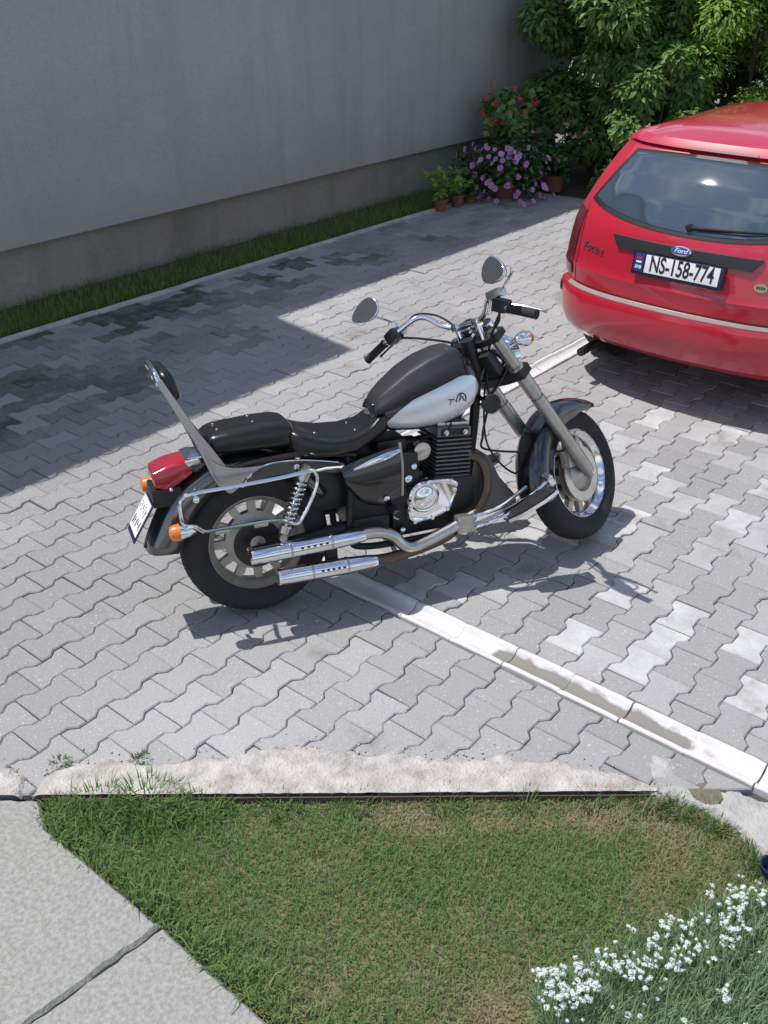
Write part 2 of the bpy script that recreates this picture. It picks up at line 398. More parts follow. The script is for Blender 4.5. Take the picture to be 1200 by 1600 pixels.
def grid(x0, y0, inside):
    for j in range(-40, 60):
        y = y0 - j * .1405
        if y > 3.1 or y < -5.3: continue
        off = .1 if j % 2 else 0.0
        for i in range(-30, 60):
            cx = x0 + i * .2 + off + .1
            if cx < -3.1 or cx > 8.05: continue
            r = inside(cx, y)
            if r is None: continue
            poly = [(cx + a, y + b) for a, b in ISHAPE]; cut = False
            for (nx, ny, c) in r:
                q = clip(poly, (nx, ny), c)
                if len(q) != len(poly) or q != poly: cut = True
                poly = q
                if len(poly) < 3: break
            if len(poly) < 3 or area(poly) < .0018: continue
            cells.append((cx, y, poly, cut))
DC = float(LA @ ln) + .012
def left_in(x, y):
    if x - .1 > .806 and y + .09 < -.012: return None
    r = [(0, -1, -2.972), (-1, 0, -7.9), (ln[0], ln[1], DC)]
    if y < -2.36: r.append((1, 0, .600 if y > -2.46 else .635))
    if x > .7 and y > -.10: r.append((0, 1, -.010))
    elif y - .09 < -.012 or x <= .7: r += [(-1, 0, -.806)] if y < .06 else []
    return r
def right_in(x, y):
    if x + .1 < .953 or y - .09 > -.160: return None
    return [(1, 0, .953), (0, -1, .160), (-1, 0, -7.9)]
grid(0.0, 0.0, left_in); grid(1.155, -1.866, right_in)
def proj(x, y, z=0):
    v = Vector((x, y, z)) - CAM; dz = v.dot(d_); return (600 + 1569.7 * v.dot(rr) / dz, 800 - 1569.7 * v.dot(uu) / dz, dz) if dz > .1 else (0, 0, -1)
def cell_key(c):
    px, py, dz = proj(c[0], c[1]); vis = dz > 0 and -25 < px < 1225 and 0 < py < 1625
    return (0 if vis else 1, dz if dz > 0 else 99)
cells.sort(key=cell_key)
def paver_look(x, y):
    tone = min(1, max(0, .42 + .9 * (float(hnoise(x * 1.1, y * 1.1, 3)) - .5) + rnd.gauss(0, .13)))
    moss = 0.0
    if y > 1.35:
        k = .6 * float(hnoise(x * .8 + 3, y * 1.5, 5)) + .4 * float(hnoise(x * 2.3, y * 2.6, 6)); pr_ = float(np.clip((y - (1.40 if x < 2.0 else (1.62 if x < 2.9 else 1.98))) / .35, 0, 1) * np.clip(1.5 - max(0, x - 3.0) * .32, 0.12, 1))
        moss = pr_ * min(1, max(0, (k - .24) * 3.6)) * (.10 if rnd.random() < .34 else 1.0)
    lime = 0.0
    if x > .95 and y < -.5:
        lime = rnd.choice((0, 0, .1, .2, .4, .75)) * (1.0 if y < -.8 and x > 1.0 else .3); tone = min(1, tone + .10)
    q = lambda v, n: round(v * n) / n
    return q(tone, 10), q(moss, 4), q(lime, 5)
cache = {}; stuffV = []; stuffF = []; sT = []; sM = []; sL = []; nobj = 0
paver_t = {}
for ci, (cx, cy, poly, cut) in enumerate(cells):
    tone, moss, lime = paver_look(cx, cy)
    dz = rnd.gauss(-.0012, .0018); tx, ty = rnd.gauss(0, .007), rnd.gauss(0, .007)
    if nobj < 300 and cell_key((cx, cy))[0] == 0:
        key = (tone, moss, lime) if not cut else None
        me = cache.get(key) if key else None
        if me is None:
            V, F_ = paver_geo([(a - cx + rnd.gauss(0, .0012), b - cy + rnd.gauss(0, .0012)) for a, b in poly]); me = bpy.data.meshes.new('paver'); me.from_pydata(V, [], F_)
            for nm, val in (('tone', tone), ('moss', moss), ('lime', lime)):
                a = me.attributes.new(nm, 'FLOAT', 'POINT'); a.data.foreach_set('value', [val] * len(V))
            me.materials.append(MATS['paver']); me.update()
            if key: cache[key] = me
        o = bpy.data.objects.new('paver', me); o.location = (cx, cy, dz); o.rotation_euler = (tx, ty, rnd.gauss(0, .006)); link(o, paving); nobj += 1
    else:
        V, F_ = paver_geo([(a - cx + rnd.gauss(0, .0012), b - cy + rnd.gauss(0, .0012)) for a, b in poly]); o0 = len(stuffV)
        stuffV += [(x + cx, y + cy, z + dz + y * tx - x * ty) for x, y, z in V]; stuffF += [[i + o0 for i in f] for f in F_]
        sT += [tone] * len(V); sM += [moss] * len(V); sL += [lime] * len(V)
me = bpy.data.meshes.new('paver_field'); me.from_pydata(stuffV, [], stuffF)
for nm, val in (('tone', sT), ('moss', sM), ('lime', sL)):
    a = me.attributes.new(nm, 'FLOAT', 'POINT'); a.data.foreach_set('value', val)
me.materials.append(MATS['paver']); me.update(); o = link(bpy.data.objects.new('paver_field', me), paving); o['kind'] = 'stuff'

# drain channels: quarter-metre gutter stones
CH = [(-.0665, -.055), (-.0665, -.002), (-.064, .002), (-.050, .003), (-.046, .001), (-.034, -.013), (-.018, -.021), (0, -.024), (.018, -.021), (.034, -.013), (.046, .001), (.050, .003), (.064, .002), (.0665, -.002), (.0665, -.055)]
def channel(name, label, stones):
    root = empty(name, stones[0][0]); tag(root, label, 'drain channel')
    for k, (c, rz, sed) in enumerate(stones):
        n = 8; V = []; F_ = []; T = []
        for i in range(n + 1):
            u = -.1235 + .247 * i / n; edge = .0025 if i in (0, n) else 0
            for w, z in CH:
                V.append((u, w, z - edge)); T.append(sed(i / n) * math.exp(-((w + .004) / .043) ** 2))
        m = len(CH)
        for i in range(n):
            for j in range(m - 1): F_.append([i * m + j, (i + 1) * m + j, (i + 1) * m + j + 1, i * m + j + 1])
        F_.append(list(range(m))); F_.append([n * m + j for j in range(m)][::-1])
        me = bpy.data.meshes.new('gutter_stone'); me.from_pydata(V, [], F_); a = me.attributes.new('tone', 'FLOAT', 'POINT'); a.data.foreach_set('value', T)
        me.materials.append(MATS['channel']); me.update()
        o = bpy.data.objects.new('gutter_stone', me); link(o, root)
        o.location = Vector(c) + Vector((rnd.gauss(0, .0015), rnd.gauss(0, .0015), rnd.gauss(0, .001))) - root.location; o.rotation_euler = (rnd.gauss(0, .008), rnd.gauss(0, .004), rz + rnd.gauss(0, .006))
    return root
st = []
for k in range(17):
    yc = -.225 - .25 * k
    def sed(t, yc=yc):
        y = yc + .1235 - .247 * t; return 1.0 * interp(y, [-3.2, -2.6, -2.36, -2.33, -1.56, -1.50, -1.2], [.2, .25, .45, 1.0, 1.0, .2, .12])
    st.append(((.8795, yc, .001), R(-90), sed))
channel('drain_channel', 'pale concrete drain channel with dark silt crossing from under the motorcycle to the lawn', st)
st = [((.925 + .25 * k, -.085, .001), 0.0, lambda t: .15) for k in range(28)]
channel('drain_channel', 'white concrete drain channel running from behind the motorcycle to under the red car', st)

# pale rough cement along the lawn edge
CP = [(-.736, -.62), (-.707, -.761), (-.599, -.786), (-.475, -.865), (-.398, -1.006), (-.226, -1.166), (-.075, -1.261), (.004, -1.337), (.082, -1.504), (.18, -1.594), (.248, -1.762), (.384, -1.879), (.456, -2.013), (.54, -2.16), (.57, -2.28), (.597, -2.367)]
cs = [float((np.array(p) - LA) @ ld) for p in CP]; ct = [float((np.array(p) - LA) @ ln) for p in CP]
o_ = np.argsort(cs); cs = [cs[i] for i in o_]; ct = [max(ct[i], .012) for i in o_]
sg = np.arange(-.22, 2.0, .006); tg = np.arange(-.004, .22, .006); S_, T_ = np.meshgrid(sg, tg, indexing='ij')
E_ = np.interp(S_, cs, ct) + .030 * (hnoise(S_ * 18, T_ * 18, 1) - .5) + .018 * (hnoise(S_ * 55, T_ * 55, 2) - .5) + .008
Hh = np.clip((E_ - T_) * .45, -.018, .011) + .004 * (hnoise(S_ * 40, T_ * 40, 4) - .5)
gap = np.exp(-((S_ + .07) / .02) ** 2); Hh = Hh - .05 * gap
X_ = LA[0] + S_ * ld[0] + T_ * ln[0]; Y_ = LA[1] + S_ * ld[1] + T_ * ln[1]
def gridmesh(name, X, Y, Z, m, parent=None, keep=None):
    n, k = X.shape; V = np.stack([X, Y, Z], -1).reshape(-1, 3); ii, jj = np.meshgrid(np.arange(n - 1), np.arange(k - 1), indexing='ij')
    Fc = np.stack([ii * k + jj, (ii + 1) * k + jj, (ii + 1) * k + jj + 1, ii * k + jj + 1], -1).reshape(-1, 4)
    if keep is not None: Fc = Fc[keep.reshape(-1)[Fc].any(1)]
    us = np.unique(Fc); mp_ = np.zeros(len(V), int); mp_[us] = np.arange(len(us))
    return arr_mesh(name, V[us], mp_[Fc], m, parent, smooth=True)
o = gridmesh('cement_strip', X_, Y_, Hh, 'cement', keep=Hh > -.012); tag(o, 'rough pale cement smeared along the lawn edge over the paving', 'cement', kind='structure')
cm = MB(); gq = np.random.default_rng(3)
for k in range(150):
    s_ = gq.uniform(-.2, 1.95); t_ = float(np.interp(s_, cs, ct)) + abs(gq.normal(.01, .03)); p_ = LA + ld * s_ + ln * t_; r_2 = gq.uniform(.0015, .0055)
    cm.ball((p_[0], p_[1], r_2 * .4), (r_2, r_2 * gq.uniform(.6, 1), r_2 * .7), 6, 4)
o = cm.build('mortar_crumbs', 'cement', smooth=False); tag(o, 'loose crumbs of mortar scattered along the cement edge', 'crumbs', kind='stuff')
def segdist(X, Y, pts):
    D_ = np.full(X.shape, 9.0)
    for a, b in zip(pts[:-1], pts[1:]):
        ax, ay = a; bx, by = b; L2_ = (bx - ax) ** 2 + (by - ay) ** 2; t = np.clip(((X - ax) * (bx - ax) + (Y - ay) * (by - ay)) / L2_, 0, 1)
        D_ = np.minimum(D_, np.hypot(X - ax - t * (bx - ax), Y - ay - t * (by - ay)))
    return D_
def inpoly(X, Y, P):
    c = np.zeros(X.shape, bool); n = len(P)
    for i in range(n):
        (x1, y1), (x2, y2) = P[i], P[(i + 1) % n]
        c ^= ((y1 > Y) != (y2 > Y)) & (X < (x2 - x1) * (Y - y1) / (y2 - y1 + 1e-12) + x1)
    return c
X_, Y_ = np.meshgrid(np.arange(.15, .80, .007), np.arange(-3.3, -2.25, .007), indexing='ij')
dl = segdist(X_, Y_, LAWN[1:9]); w_ = np.interp(Y_, [-3.2, -2.75, -2.6, -2.5, -2.4, -2.3], [.3, .16, .115, .075, .045, .0])
E_ = w_ - dl + .03 * (hnoise(X_ * 22, Y_ * 22, 8) - .5) + .02 * (hnoise(X_ * 60, Y_ * 60, 9) - .5)
E_ = np.maximum(E_, .045 - np.hypot(X_ - .70, Y_ + 2.325) + .03 * (hnoise(X_ * 40, Y_ * 40, 3) - .5))
E_ = np.where(np.hypot(X_ - .684, Y_ + 2.495) < .055, -.03, E_)
ins = inpoly(X_, Y_, LAWN)
Hh = np.clip(E_ * .35, -.018, .009) + .004 * (hnoise(X_ * 45, Y_ * 45, 5) - .5)
Hh = Hh - np.where(ins, np.clip(dl * 2.2 + .01 * hnoise(X_ * 50, Y_ * 50, 6), 0, .06), 0)
o = gridmesh('cement_patch', X_, Y_, Hh, 'skirt_cement', keep=np.where(ins, dl < .03, Hh > -.012)); tag(o, 'grey cement patch between the drain channel and the curved lawn corner', 'cement', kind='structure')
m8 = MB().prism([(.056 * math.cos(R(45 * k + 20)), .050 * math.sin(R(45 * k + 20))) for k in range(8)], -.05, -.003, lambda a, b, h: (.684 + a, -2.495 + b, h))
MATS['octo'] = mat('octo', (.17, .145, .10), .95, var=.8, vscale=40, c2=(.10, .085, .06), bump=.8, bscale=90)
m8.build('stone_insert', 'octo', paving, smooth=False)

# lawn, edging, grass
lw = MB().prism(LAWN, -.10, -.030, lambda a, b, h: (a, b, h)).build('lawn', 'lawn_soil', smooth=False); tag(lw, 'small lawn with dry straw patches beside the drive', 'lawn', kind='structure')
a_, b_ = LA - ld * .02, LB + ld * .03
ed = MB(); off = -ln * .010
for k in range(1):
    P4 = [a_ + ln * .0, b_ + ln * .0, b_ + off, a_ + off]; ed.prism([tuple(p) for p in P4], -.09, -.004, lambda a, b, h: (a, b, h))
tag(ed.build('edging_strip', 'edging', smooth=False), 'thin dark reddish edging strip between the cement and the lawn', 'edging')

def blades(name, P, H, W, lean, tone, m, parent=None, az=None):
    n = len(P); az = rng.uniform(0, 2 * np.pi, n) if az is None else az; d2 = np.stack([np.cos(az), np.sin(az), np.zeros(n)], -1); s2 = np.stack([-np.sin(az), np.cos(az), np.zeros(n)], -1)
    up = np.array([0, 0, 1.0]); mid = P + up * (H * .6)[:, None] * np.cos(lean * .6)[:, None] + d2 * (H * .6 * np.sin(lean * .6))[:, None]
    tip = mid + up * (H * .45 * np.cos(lean * 1.5))[:, None] + d2 * (H * .45 * np.sin(lean * 1.5))[:, None]
    V = np.stack([P - s2 * (W / 2)[:, None], P + s2 * (W / 2)[:, None], mid - s2 * (W * .4)[:, None], mid + s2 * (W * .4)[:, None], tip], 1).reshape(-1, 3)
    b = np.arange(n) * 5; Fc = np.concatenate([np.stack([b, b + 1, b + 3], -1), np.stack([b, b + 3, b + 2], -1), np.stack([b + 2, b + 3, b + 4], -1)])
    o = arr_mesh(name, V, Fc, m, parent, tone=np.repeat(tone, 5)); o['kind'] = 'stuff'; return o
def lawn_blades():
    n = 150000; X = rng.uniform(-.80, .66, n); Y = rng.uniform(-3.4, -.83, n); k = inpoly(X, Y, LAWN); X, Y = X[k], Y[k]
    dry = .55 * hnoise(X * 2.6, Y * 2.6, 21) + .45 * hnoise(X * 8, Y * 8, 22)
    edge = segdist(X, Y, LAWN[:2]); cr_ = segdist(X, Y, LAWN[1:7]); lf = segdist(X, Y, [LAWN[-1], LAWN[0], (-.45, -1.14)]); sl = segdist(X, Y, [(-.785, -3.4), LAWN[-2], LAWN[-1]])
    dry = dry + .30 * np.exp(-((edge - .10) / .09) ** 2) * (X > -.1) - .25 * np.exp(-(lf / .18) ** 2) + .12 * np.exp(-(cr_ / .1) ** 2) - .25 * np.exp(-(sl / .12) ** 2)
    dens = np.clip(1.25 - 1.1 * np.clip(dry - .45, 0, 1), .25, 1) * np.where(edge < .012, .3, 1)
    k = rng.uniform(0, 1, len(X)) < dens; X, Y, dry, edge, lf, sl = X[k], Y[k], dry[k], edge[k], lf[k], sl[k]
    n = len(X); lush = np.exp(-(np.minimum(lf, sl * 1.8) / .16) ** 2)
    H = (rng.uniform(.012, .034, n) * (.8 + .5 * hnoise(X * 6, Y * 6, 30))) * (1 + .9 * lush); W = rng.uniform(.0018, .0038, n) * (1 + .6 * lush)
    t = np.clip((dry - .56) * 2.1 + rng.normal(0, .24, n), 0, 1); lng = (rng.uniform(0, 1, n) < .05 * (.4 + 1.6 * hnoise(X * 5, Y * 5, 71))); H = np.where(lng, H * 2.1, H)
    return blades('grass', np.stack([X, Y, np.full(n, -.031)], -1), H, W, np.abs(rng.normal(.75, .4, n)), t, 'grass')
g = lawn_blades(); tag(g, 'short mown grass with straw coloured patches in the small lawn', 'grass')
# grass tufts that spill over the lawn edge
def tuft(name, cx, cy, r, n, h, label, z=-.03, w=.0045, mt='weed', group=None, toward=None):
    a = rng.uniform(0, 2 * np.pi, n); q = r * np.sqrt(rng.uniform(0, 1, n)); P = np.stack([cx + q * np.cos(a), cy + q * np.sin(a), np.full(n, z)], -1)
    H = rng.uniform(.45, 1.1, n) * h; o = blades(name, P - np.array([cx, cy, z]), H, rng.uniform(.6, 1.3, n) * w, np.abs(rng.normal(.6, .35, n)), rng.uniform(0, 1, n), mt, az=a if toward is None else None)
    del o['kind']; o.location = (cx, cy, z); return tag(o, label, 'grass', group)
for s_, t_, r, n, h in [(.18, -.05, .09, 240, .085), (.34, -.045, .11, 320, .095), (.05, -.07, .06, 130, .07), (.52, -.05, .08, 150, .07), (.75, -.035, .07, 90, .06), (1.0, -.03, .06, 70, .06), (1.3, -.03, .06, 70, .06), (1.55, -.03, .05, 60, .065), (1.78, -.03, .05, 60, .06), (1.95, -.03, .05, 60, .06)]:
    p = LA + ld * s_ + ln * t_; tuft('grass_tuft', p[0], p[1], r, n, h, 'tuft of longer green grass at the foot of the pale cement edge', group='tufts along the lawn edge')
for k in range(9):
    q = LAWN[1 + k % 6]; q2 = LAWN[2 + k % 6]; t = rnd.random(); X, Y = q[0] + (q2[0] - q[0]) * t - .03, q[1] + (q2[1] - q[1]) * t
    tuft('grass_tuft', X, Y, .06, 110, .05, 'tuft of grass growing over the curved lawn corner beside the grey cement', group='tufts round the lawn corner')
for i, (X, Y) in enumerate(((-.585, -.745), (-.40, -.94))):
    tuft('grass_tuft', X, Y, 0.035, 70, .024, ['low weed growing in a paving joint near the end of the cement', 'low weed growing in a paving joint against the jagged cement'][i], z=-.004, w=.004)
# broad clover-like leaves in the grass
def leafset(P, N, size, tone, asp=.5, fold=.25, dirs=None):
    """kite leaves: P base points, N unit normals"""
    n = len(P); a = rng.normal(size=(n, 3)) if dirs is None else dirs; a -= N * (a * N).sum(1)[:, None]; a /= np.linalg.norm(a, axis=1)[:, None] + 1e-9
    s = np.cross(N, a); sz = size[:, None]
    mid = P + a * sz * .45; V = np.stack([P, mid - s * sz * asp * .5 + N * sz * fold * .3, P + a * sz - N * sz * fold * .25, mid + s * sz * asp * .5 + N * sz * fold * .3], 1).reshape(-1, 3)
    b = np.arange(n) * 4; Fc = np.concatenate([np.stack([b, b + 1, b + 2], -1), np.stack([b, b + 2, b + 3], -1)])
    return V, Fc, np.repeat(tone, 4)
n = 340; X = rng.uniform(-.75, .5, n * 3); Y = rng.uniform(-3.1, -.9, n * 3); k = inpoly(X, Y, LAWN) & (hnoise(X * 3, Y * 3, 50) > .52); X, Y = X[k], Y[k]; n = len(X)
N_ = rng.normal(0, .35, (n, 3)) + np.array([0, 0, 1.0]); N_ /= np.linalg.norm(N_, axis=1)[:, None]
V, Fc, T = leafset(np.stack([X, Y, rng.uniform(-.022, -.008, n)], -1), N_, rng.uniform(.008, .018, n), rng.uniform(0, 1, n), .6)
o = arr_mesh('lawn_weeds', V, Fc, 'weed', tone=T); tag(o, 'small broad weed leaves scattered through the lawn', 'weeds', kind='stuff')

# concrete path of two slabs
path = empty('path', (-1.3, -1.5, 0)); tag(path, 'rough pale concrete path beside the lawn', 'path', kind='structure')
def slab(poly):
    n0 = []
    for i in range(len(poly)):
        a, b = np.array(poly[i]), np.array(poly[(i + 1) % len(poly)]); k = max(1, int(np.linalg.norm(b - a) / .03))
        for j in range(k):
            p = a + (b - a) * j / k; n0.append((p[0] + rnd.gauss(0, .0022), p[1] + rnd.gauss(0, .0022)))
    m = MB(); t = inset(n0 if area(n0) > 0 else n0[::-1], .010); n0 = n0 if area(n0) > 0 else n0[::-1]; n = len(n0)
    V = [(x + 1.3, y + 1.5, -.10) for x, y in n0] + [(x + 1.3, y + 1.5, -.010) for x, y in n0] + [(x + 1.3, y + 1.5, .002) for x, y in t]
    m.add(V, [[i, (i + 1) % n, n + (i + 1) % n, n + i] for i in range(n)] + [[n + i, n + (i + 1) % n, 2 * n + (i + 1) % n, 2 * n + i] for i in range(n)] + [[2 * n + i for i in range(n)]])
    return m.build('slab', 'slab', path, smooth=False)
slab([(-.802, -.735), (-.725, -.835), (-.785, -.955), (-.785, -1.512), (-2.6, -1.35), (-2.6, 1.35)])
slab([(-.785, -1.519), (-.80, -1.95), (-.82, -3.7), (-2.6, -3.7), (-2.6, -1.359)])

# concrete kerb and shaded grass strip along the house
kb = empty('kerb', (0, 3.005, 0)); tag(kb, 'narrow pale concrete kerb between the paving and the grass by the house', 'kerb', kind='structure')
for k in range(13):
    MB().box((-3.5 + k * .9 + .0, rnd.gauss(0, .003), -.045), (.894, .062, .12), .006).build('kerb_stone', 'kerb', kb, smooth=False)
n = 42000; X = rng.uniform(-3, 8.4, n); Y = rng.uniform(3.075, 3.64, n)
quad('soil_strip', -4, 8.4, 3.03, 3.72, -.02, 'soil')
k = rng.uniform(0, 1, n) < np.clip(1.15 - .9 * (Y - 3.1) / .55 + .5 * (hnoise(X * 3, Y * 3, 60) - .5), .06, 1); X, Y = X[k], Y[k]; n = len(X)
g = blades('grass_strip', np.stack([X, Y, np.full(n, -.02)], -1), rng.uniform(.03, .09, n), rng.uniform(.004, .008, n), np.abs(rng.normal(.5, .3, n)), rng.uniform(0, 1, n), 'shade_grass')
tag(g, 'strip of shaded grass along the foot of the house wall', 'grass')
quad('flower_bed', 7.93, 14, -6, 3.72, -.03, 'soil')

# house
house = empty('house', (2, 3.66, 0)); tag(house, 'house with plain grey rendered wall above a bare concrete plinth', 'house')
hx = lambda x0, x1, y0, y1, z0, z1: (((x0 + x1) / 2 - 2, (y0 + y1) / 2 - 3.66, (z0 + z1) / 2), (x1 - x0, y1 - y0, z1 - z0))
MB().box(*hx(-7, 9.9, 3.66, 9, -.15, .47)).build('plinth', 'plinth', house, smooth=False)
MB().box(*hx(-7.04, 9.94, 3.575, 9.04, .425, 3.67), bev=.006).build('wall', 'plaster', house, smooth=False)
MB().box(*hx(-7.04, 1.5, 3.62, 9.0, 3.67, 5.74)).build('upper_wall', 'plaster', house, smooth=False)
def roof(x0, x1, z, name):
    V = []; y0, y1, ym = 3.40, 9.2, 6.3; h = 1.6
    for x in (x0, x1): V += [(x - 2, y0 - 3.66, z), (x - 2, ym - 3.66, z + h), (x - 2, y1 - 3.66, z), (x - 2, y1 - 3.66, z - .1), (x - 2, ym - 3.66, z + h - .12), (x - 2, y0 - 3.66, z - .09)]
    m = MB().add(V, [[i, (i + 1) % 6, 6 + (i + 1) % 6, 6 + i] for i in range(6)] + [[0, 1, 4, 5], [1, 2, 3, 4], [6, 7, 10, 11], [7, 8, 9, 10]]); m.build(name, 'roof_tile', house, smooth=False)
roof(1.52, 10.2, 3.69, 'roof'); roof(-7.3, 1.64, 5.82, 'roof')
# ------------------------------------------------------------------ MOTORCYCLE (local: x forward, y left, z up; leaning on its side stand)
HD, LEAN = R(-30), R(9)
Fv = Vector((math.cos(HD), math.sin(HD), 0)); Lv = Vector((-math.sin(HD), math.cos(HD), 0)); Zv = Vector((0, 0, 1))
Uv = math.cos(LEAN) * Zv + math.sin(LEAN) * Lv; L2v = math.cos(LEAN) * Lv - math.sin(LEAN) * Zv
bike = empty('motorcycle', (0, 0, 0))
MW = Matrix((Fv, L2v, Uv)).transposed().to_4x4(); MW.translation = Vector((.47, -.60, .006)); bike.matrix_world = MW
tag(bike, 'black and silver cruiser motorcycle with tall chrome backrest leaning on its side stand', 'motorcycle')
HEADP = Vector((1.02, 0, .95)); RAKE = R(33); AX = Vector((-math.sin(RAKE), 0, math.cos(RAKE))); ST = Matrix.Rotation(R(33), 3, AX)
def steer(v): return HEADP + ST @ (Vector(v) - HEADP)
RA = Vector((.03, 0, .305)); FA = Vector((1.540, 0, .318))

def wheel(name, c, Rt, wt, Rr, label, steered, hub_m, win=12):
    """cast wheel: tyre, rim, slotted web of spokes, hub"""
    w = empty(name, (0, 0, 0), bike); w['label'] = label
    f = steer if steered else (lambda v: v)
    ty = [(-wt * .36, Rr - .006), (-wt * .43, Rr + .012), (-wt * .5, (Rr + Rt) / 2), (-wt * .47, Rt - .030), (-wt * .36, Rt - .012), (-wt * .2, Rt - .003), (0, Rt)]
    ty = ty + [(-a, b) for a, b in ty[-2::-1]]
    MB().lathe(ty, c, seg=72, closed_prof=True).xf(f).build('tyre', 'rubber', w, ang=50)
    tr = MB()
    for k in range(56):
        for sgn in (-1, 1):
            a0 = 2 * math.pi * (k + (.5 if sgn > 0 else 0)) / 56
            pts = [Vector(c) + Vector(((Rt + e) * math.cos(a0 + q), sgn * y, (Rt + e) * math.sin(a0 + q))) for y, q, e in ((.008, 0, -.0030), (wt * .2, .035, -.0060), (wt * .34, .05, -.0125))]
            tr.tube(pts, .0042, 5)
    tr.xf(f).build('tread', 'rubber', w)
    rim = [(-wt * .36, Rr + .004), (-wt * .38, Rr - .004), (-wt * .30, Rr - .010), (-wt * .22, Rr - .022), (-wt * .12, Rr - .030), (wt * .12, Rr - .030), (wt * .22, Rr - .022), (wt * .30, Rr - .010), (wt * .38, Rr - .004), (wt * .36, Rr + .004)]
    MB().lathe(rim, c, seg=72, closed_prof=True).xf(f).build('rim', 'chrome' if steered else hub_m, w)
    r1, r0 = Rr - .024, Rr * .60
    for k in range(win):
        a = 2 * math.pi * k / win; da1, da0 = .10, .16; h = .011; V = []
        for r, da, hh in ((r0, da0, h + .004), (r1, da1, h)):
            for s1, s2 in ((-1, -1), (1, -1), (1, 1), (-1, 1)): V.append(Vector(c) + Vector((r * math.cos(a + s1 * da * .9), s2 * hh, r * math.sin(a + s1 * da * .9))))
        MB().loft([V[:4], V[4:]]).xf(f).build('spoke', hub_m, w)
    MB().lathe([(-.016, r0 + .004), (-.022, r0 - .012), (-.030, Rr * .42), (-.050, Rr * .30), (-.058, Rr * .18), (-.072, .022), (-.078, .012), (.078, .012), (.05, Rr * .30), (.022, r0 - .012), (.016, r0 + .004)], c, seg=48).xf(f).build('hub', hub_m, w, ang=28)
    return w
wheel('wheel', RA, .305, .145, .200, 'rear wheel with slotted dusty alloy web and wide tyre', False, 'dirty_alloy')
fw = wheel('wheel', FA, .300, .118, .203, 'front wheel turned left with bright slotted alloy web', True, 'alloy')
# rear drum plate / sprocket
MB().lathe([(-.062, .10), (-.066, .085), (-.060, .03), (-.05, .028)], RA, seg=40).build('brake_drum', 'engine_black', bike)
MB().lathe([(-.046, .128), (-.050, .128), (-.050, .085), (-.046, .085)], FA, seg=48, closed_prof=True).xf(steer).build('brake_disc', 'dull_chrome', bike)
MB().box(FA + Vector((-.085, -.055, .085)), (.06, .045, .085), .008).xf(steer).build('brake_caliper', 'alloy', bike)
MB().tube([RA + Vector((0, -.165, 0)), RA + Vector((0, .165, 0))], .011, 10).build('axle', 'dull_chrome', bike)

def fender(c, spans, hw, skirt, th=.004, nA=30):
    """spans: list of (angle, radius, skirt depth factor)"""
    rows = []; A = [s[0] for s in spans]; Rr_ = [s[1] for s in spans]; K = [s[2] for s in spans]
    for i in range(nA + 1):
        a = A[0] + (A[-1] - A[0]) * i / nA; lo = sorted(zip(A, Rr_, K)); r = interp(a, [q[0] for q in lo], [q[1] for q in lo]); k = interp(a, [q[0] for q in lo], [q[2] for q in lo])
        row = []
        for y, dr in ((-hw * .98, -skirt * k), (-hw, -skirt * .5 * k), (-hw * .985, -.02), (-hw * .88, -.005), (-hw * .6, .006), (-hw * .25, .012), (0, .014), (hw * .25, .012), (hw * .6, .006), (hw * .88, -.005), (hw * .985, -.02), (hw, -skirt * .5 * k), (hw * .98, -skirt * k)):
            q = r + dr; row.append(Vector(c) + Vector((-q * math.cos(a), y, q * math.sin(a))))
        rows.append(row)
    m = MB().sheet(rows); return m
rf = fender(RA, [(R(5.5), .425, 1.0), (R(20), .405, 1.05), (R(55), .382, .8), (R(90), .365, .6), (R(130), .352, .5), (R(150), .35, .4)], .092, .105)
o = rf.build('rear_fender', 'fender_reflection_grey', bike); mod = o.modifiers.new('thick', 'SOLIDIFY'); mod.thickness = .005
rb = MB().tube([RA + Vector((-(r + .014) * math.cos(R(a)), 0, (r + .014) * math.sin(R(a)))) for a, r in ((6, .424), (12, .416), (20, .405), (30, .399))], .006, 8).build('fender_rib', 'black_paint', o)
ff = fender(FA, [(R(-12), .338, .9), (R(20), .335, 1.0), (R(55), .332, 1.0), (R(90), .33, .9), (R(112), .335, .5), (R(122), .345, .25)], .072, .085).xf(steer)
o = ff.build('front_fender', 'black_paint', bike); mod = o.modifiers.new('thick', 'SOLIDIFY'); mod.thickness = .004
for s in (-1, 1):
    MB().tube([steer(FA + Vector(p)) for p in ((-.12, s * .075, .245), (-.04, s * .080, .10), (0, s * .085, .02))], .006, 8).build('fender_stay', 'black_paint', bike)

# frame, swingarm, stand
fr = MB()
fr.tube(smooth_path([(1.02, 0, .92), (.90, 0, .80), (.60, 0, .70), (.42, 0, .62)]), .022, 10)
fr.tube(smooth_path([(1.035, 0, .86), (1.02, 0, .66), (.985, 0, .44), (.96, .0, .30)]), .021, 10)
for s in (-1, 1):
    fr.tube(smooth_path([(.96, s * .02, .30), (.93, s * .12, .235), (.75, s * .13, .225), (.45, s * .13, .235), (.40, s * .12, .30), (.42, s * .11, .50), (.42, s * .09, .63)]), .015, 10)
    fr.tube(smooth_path([(.45, s * .10, .62), (.25, s * .115, .665), (.05, s * .115, .665), (-.12, s * .105, .64)]), .013, 8)
fr.build('frame', 'engine_black', bike)
fr = MB()
for s in (-1, 1): fr.tube(smooth_path([(.45, s * .09, .33), (.30, s * .115, .325), (.03, s * .125, .305), (-.03, s * .125, .303)]), [.022] * 24 + [.02], 10, sq=.7)
fr.build('swingarm', 'engine_black', bike)
MB().tube([(1.045, 0, .83), (.995, 0, 1.0)], .030, 16).build('steering_head', 'engine_black', bike)
stp = [(.62, .14, .22), (.68, .22, .10), (.715, .285, .004 + .045)]
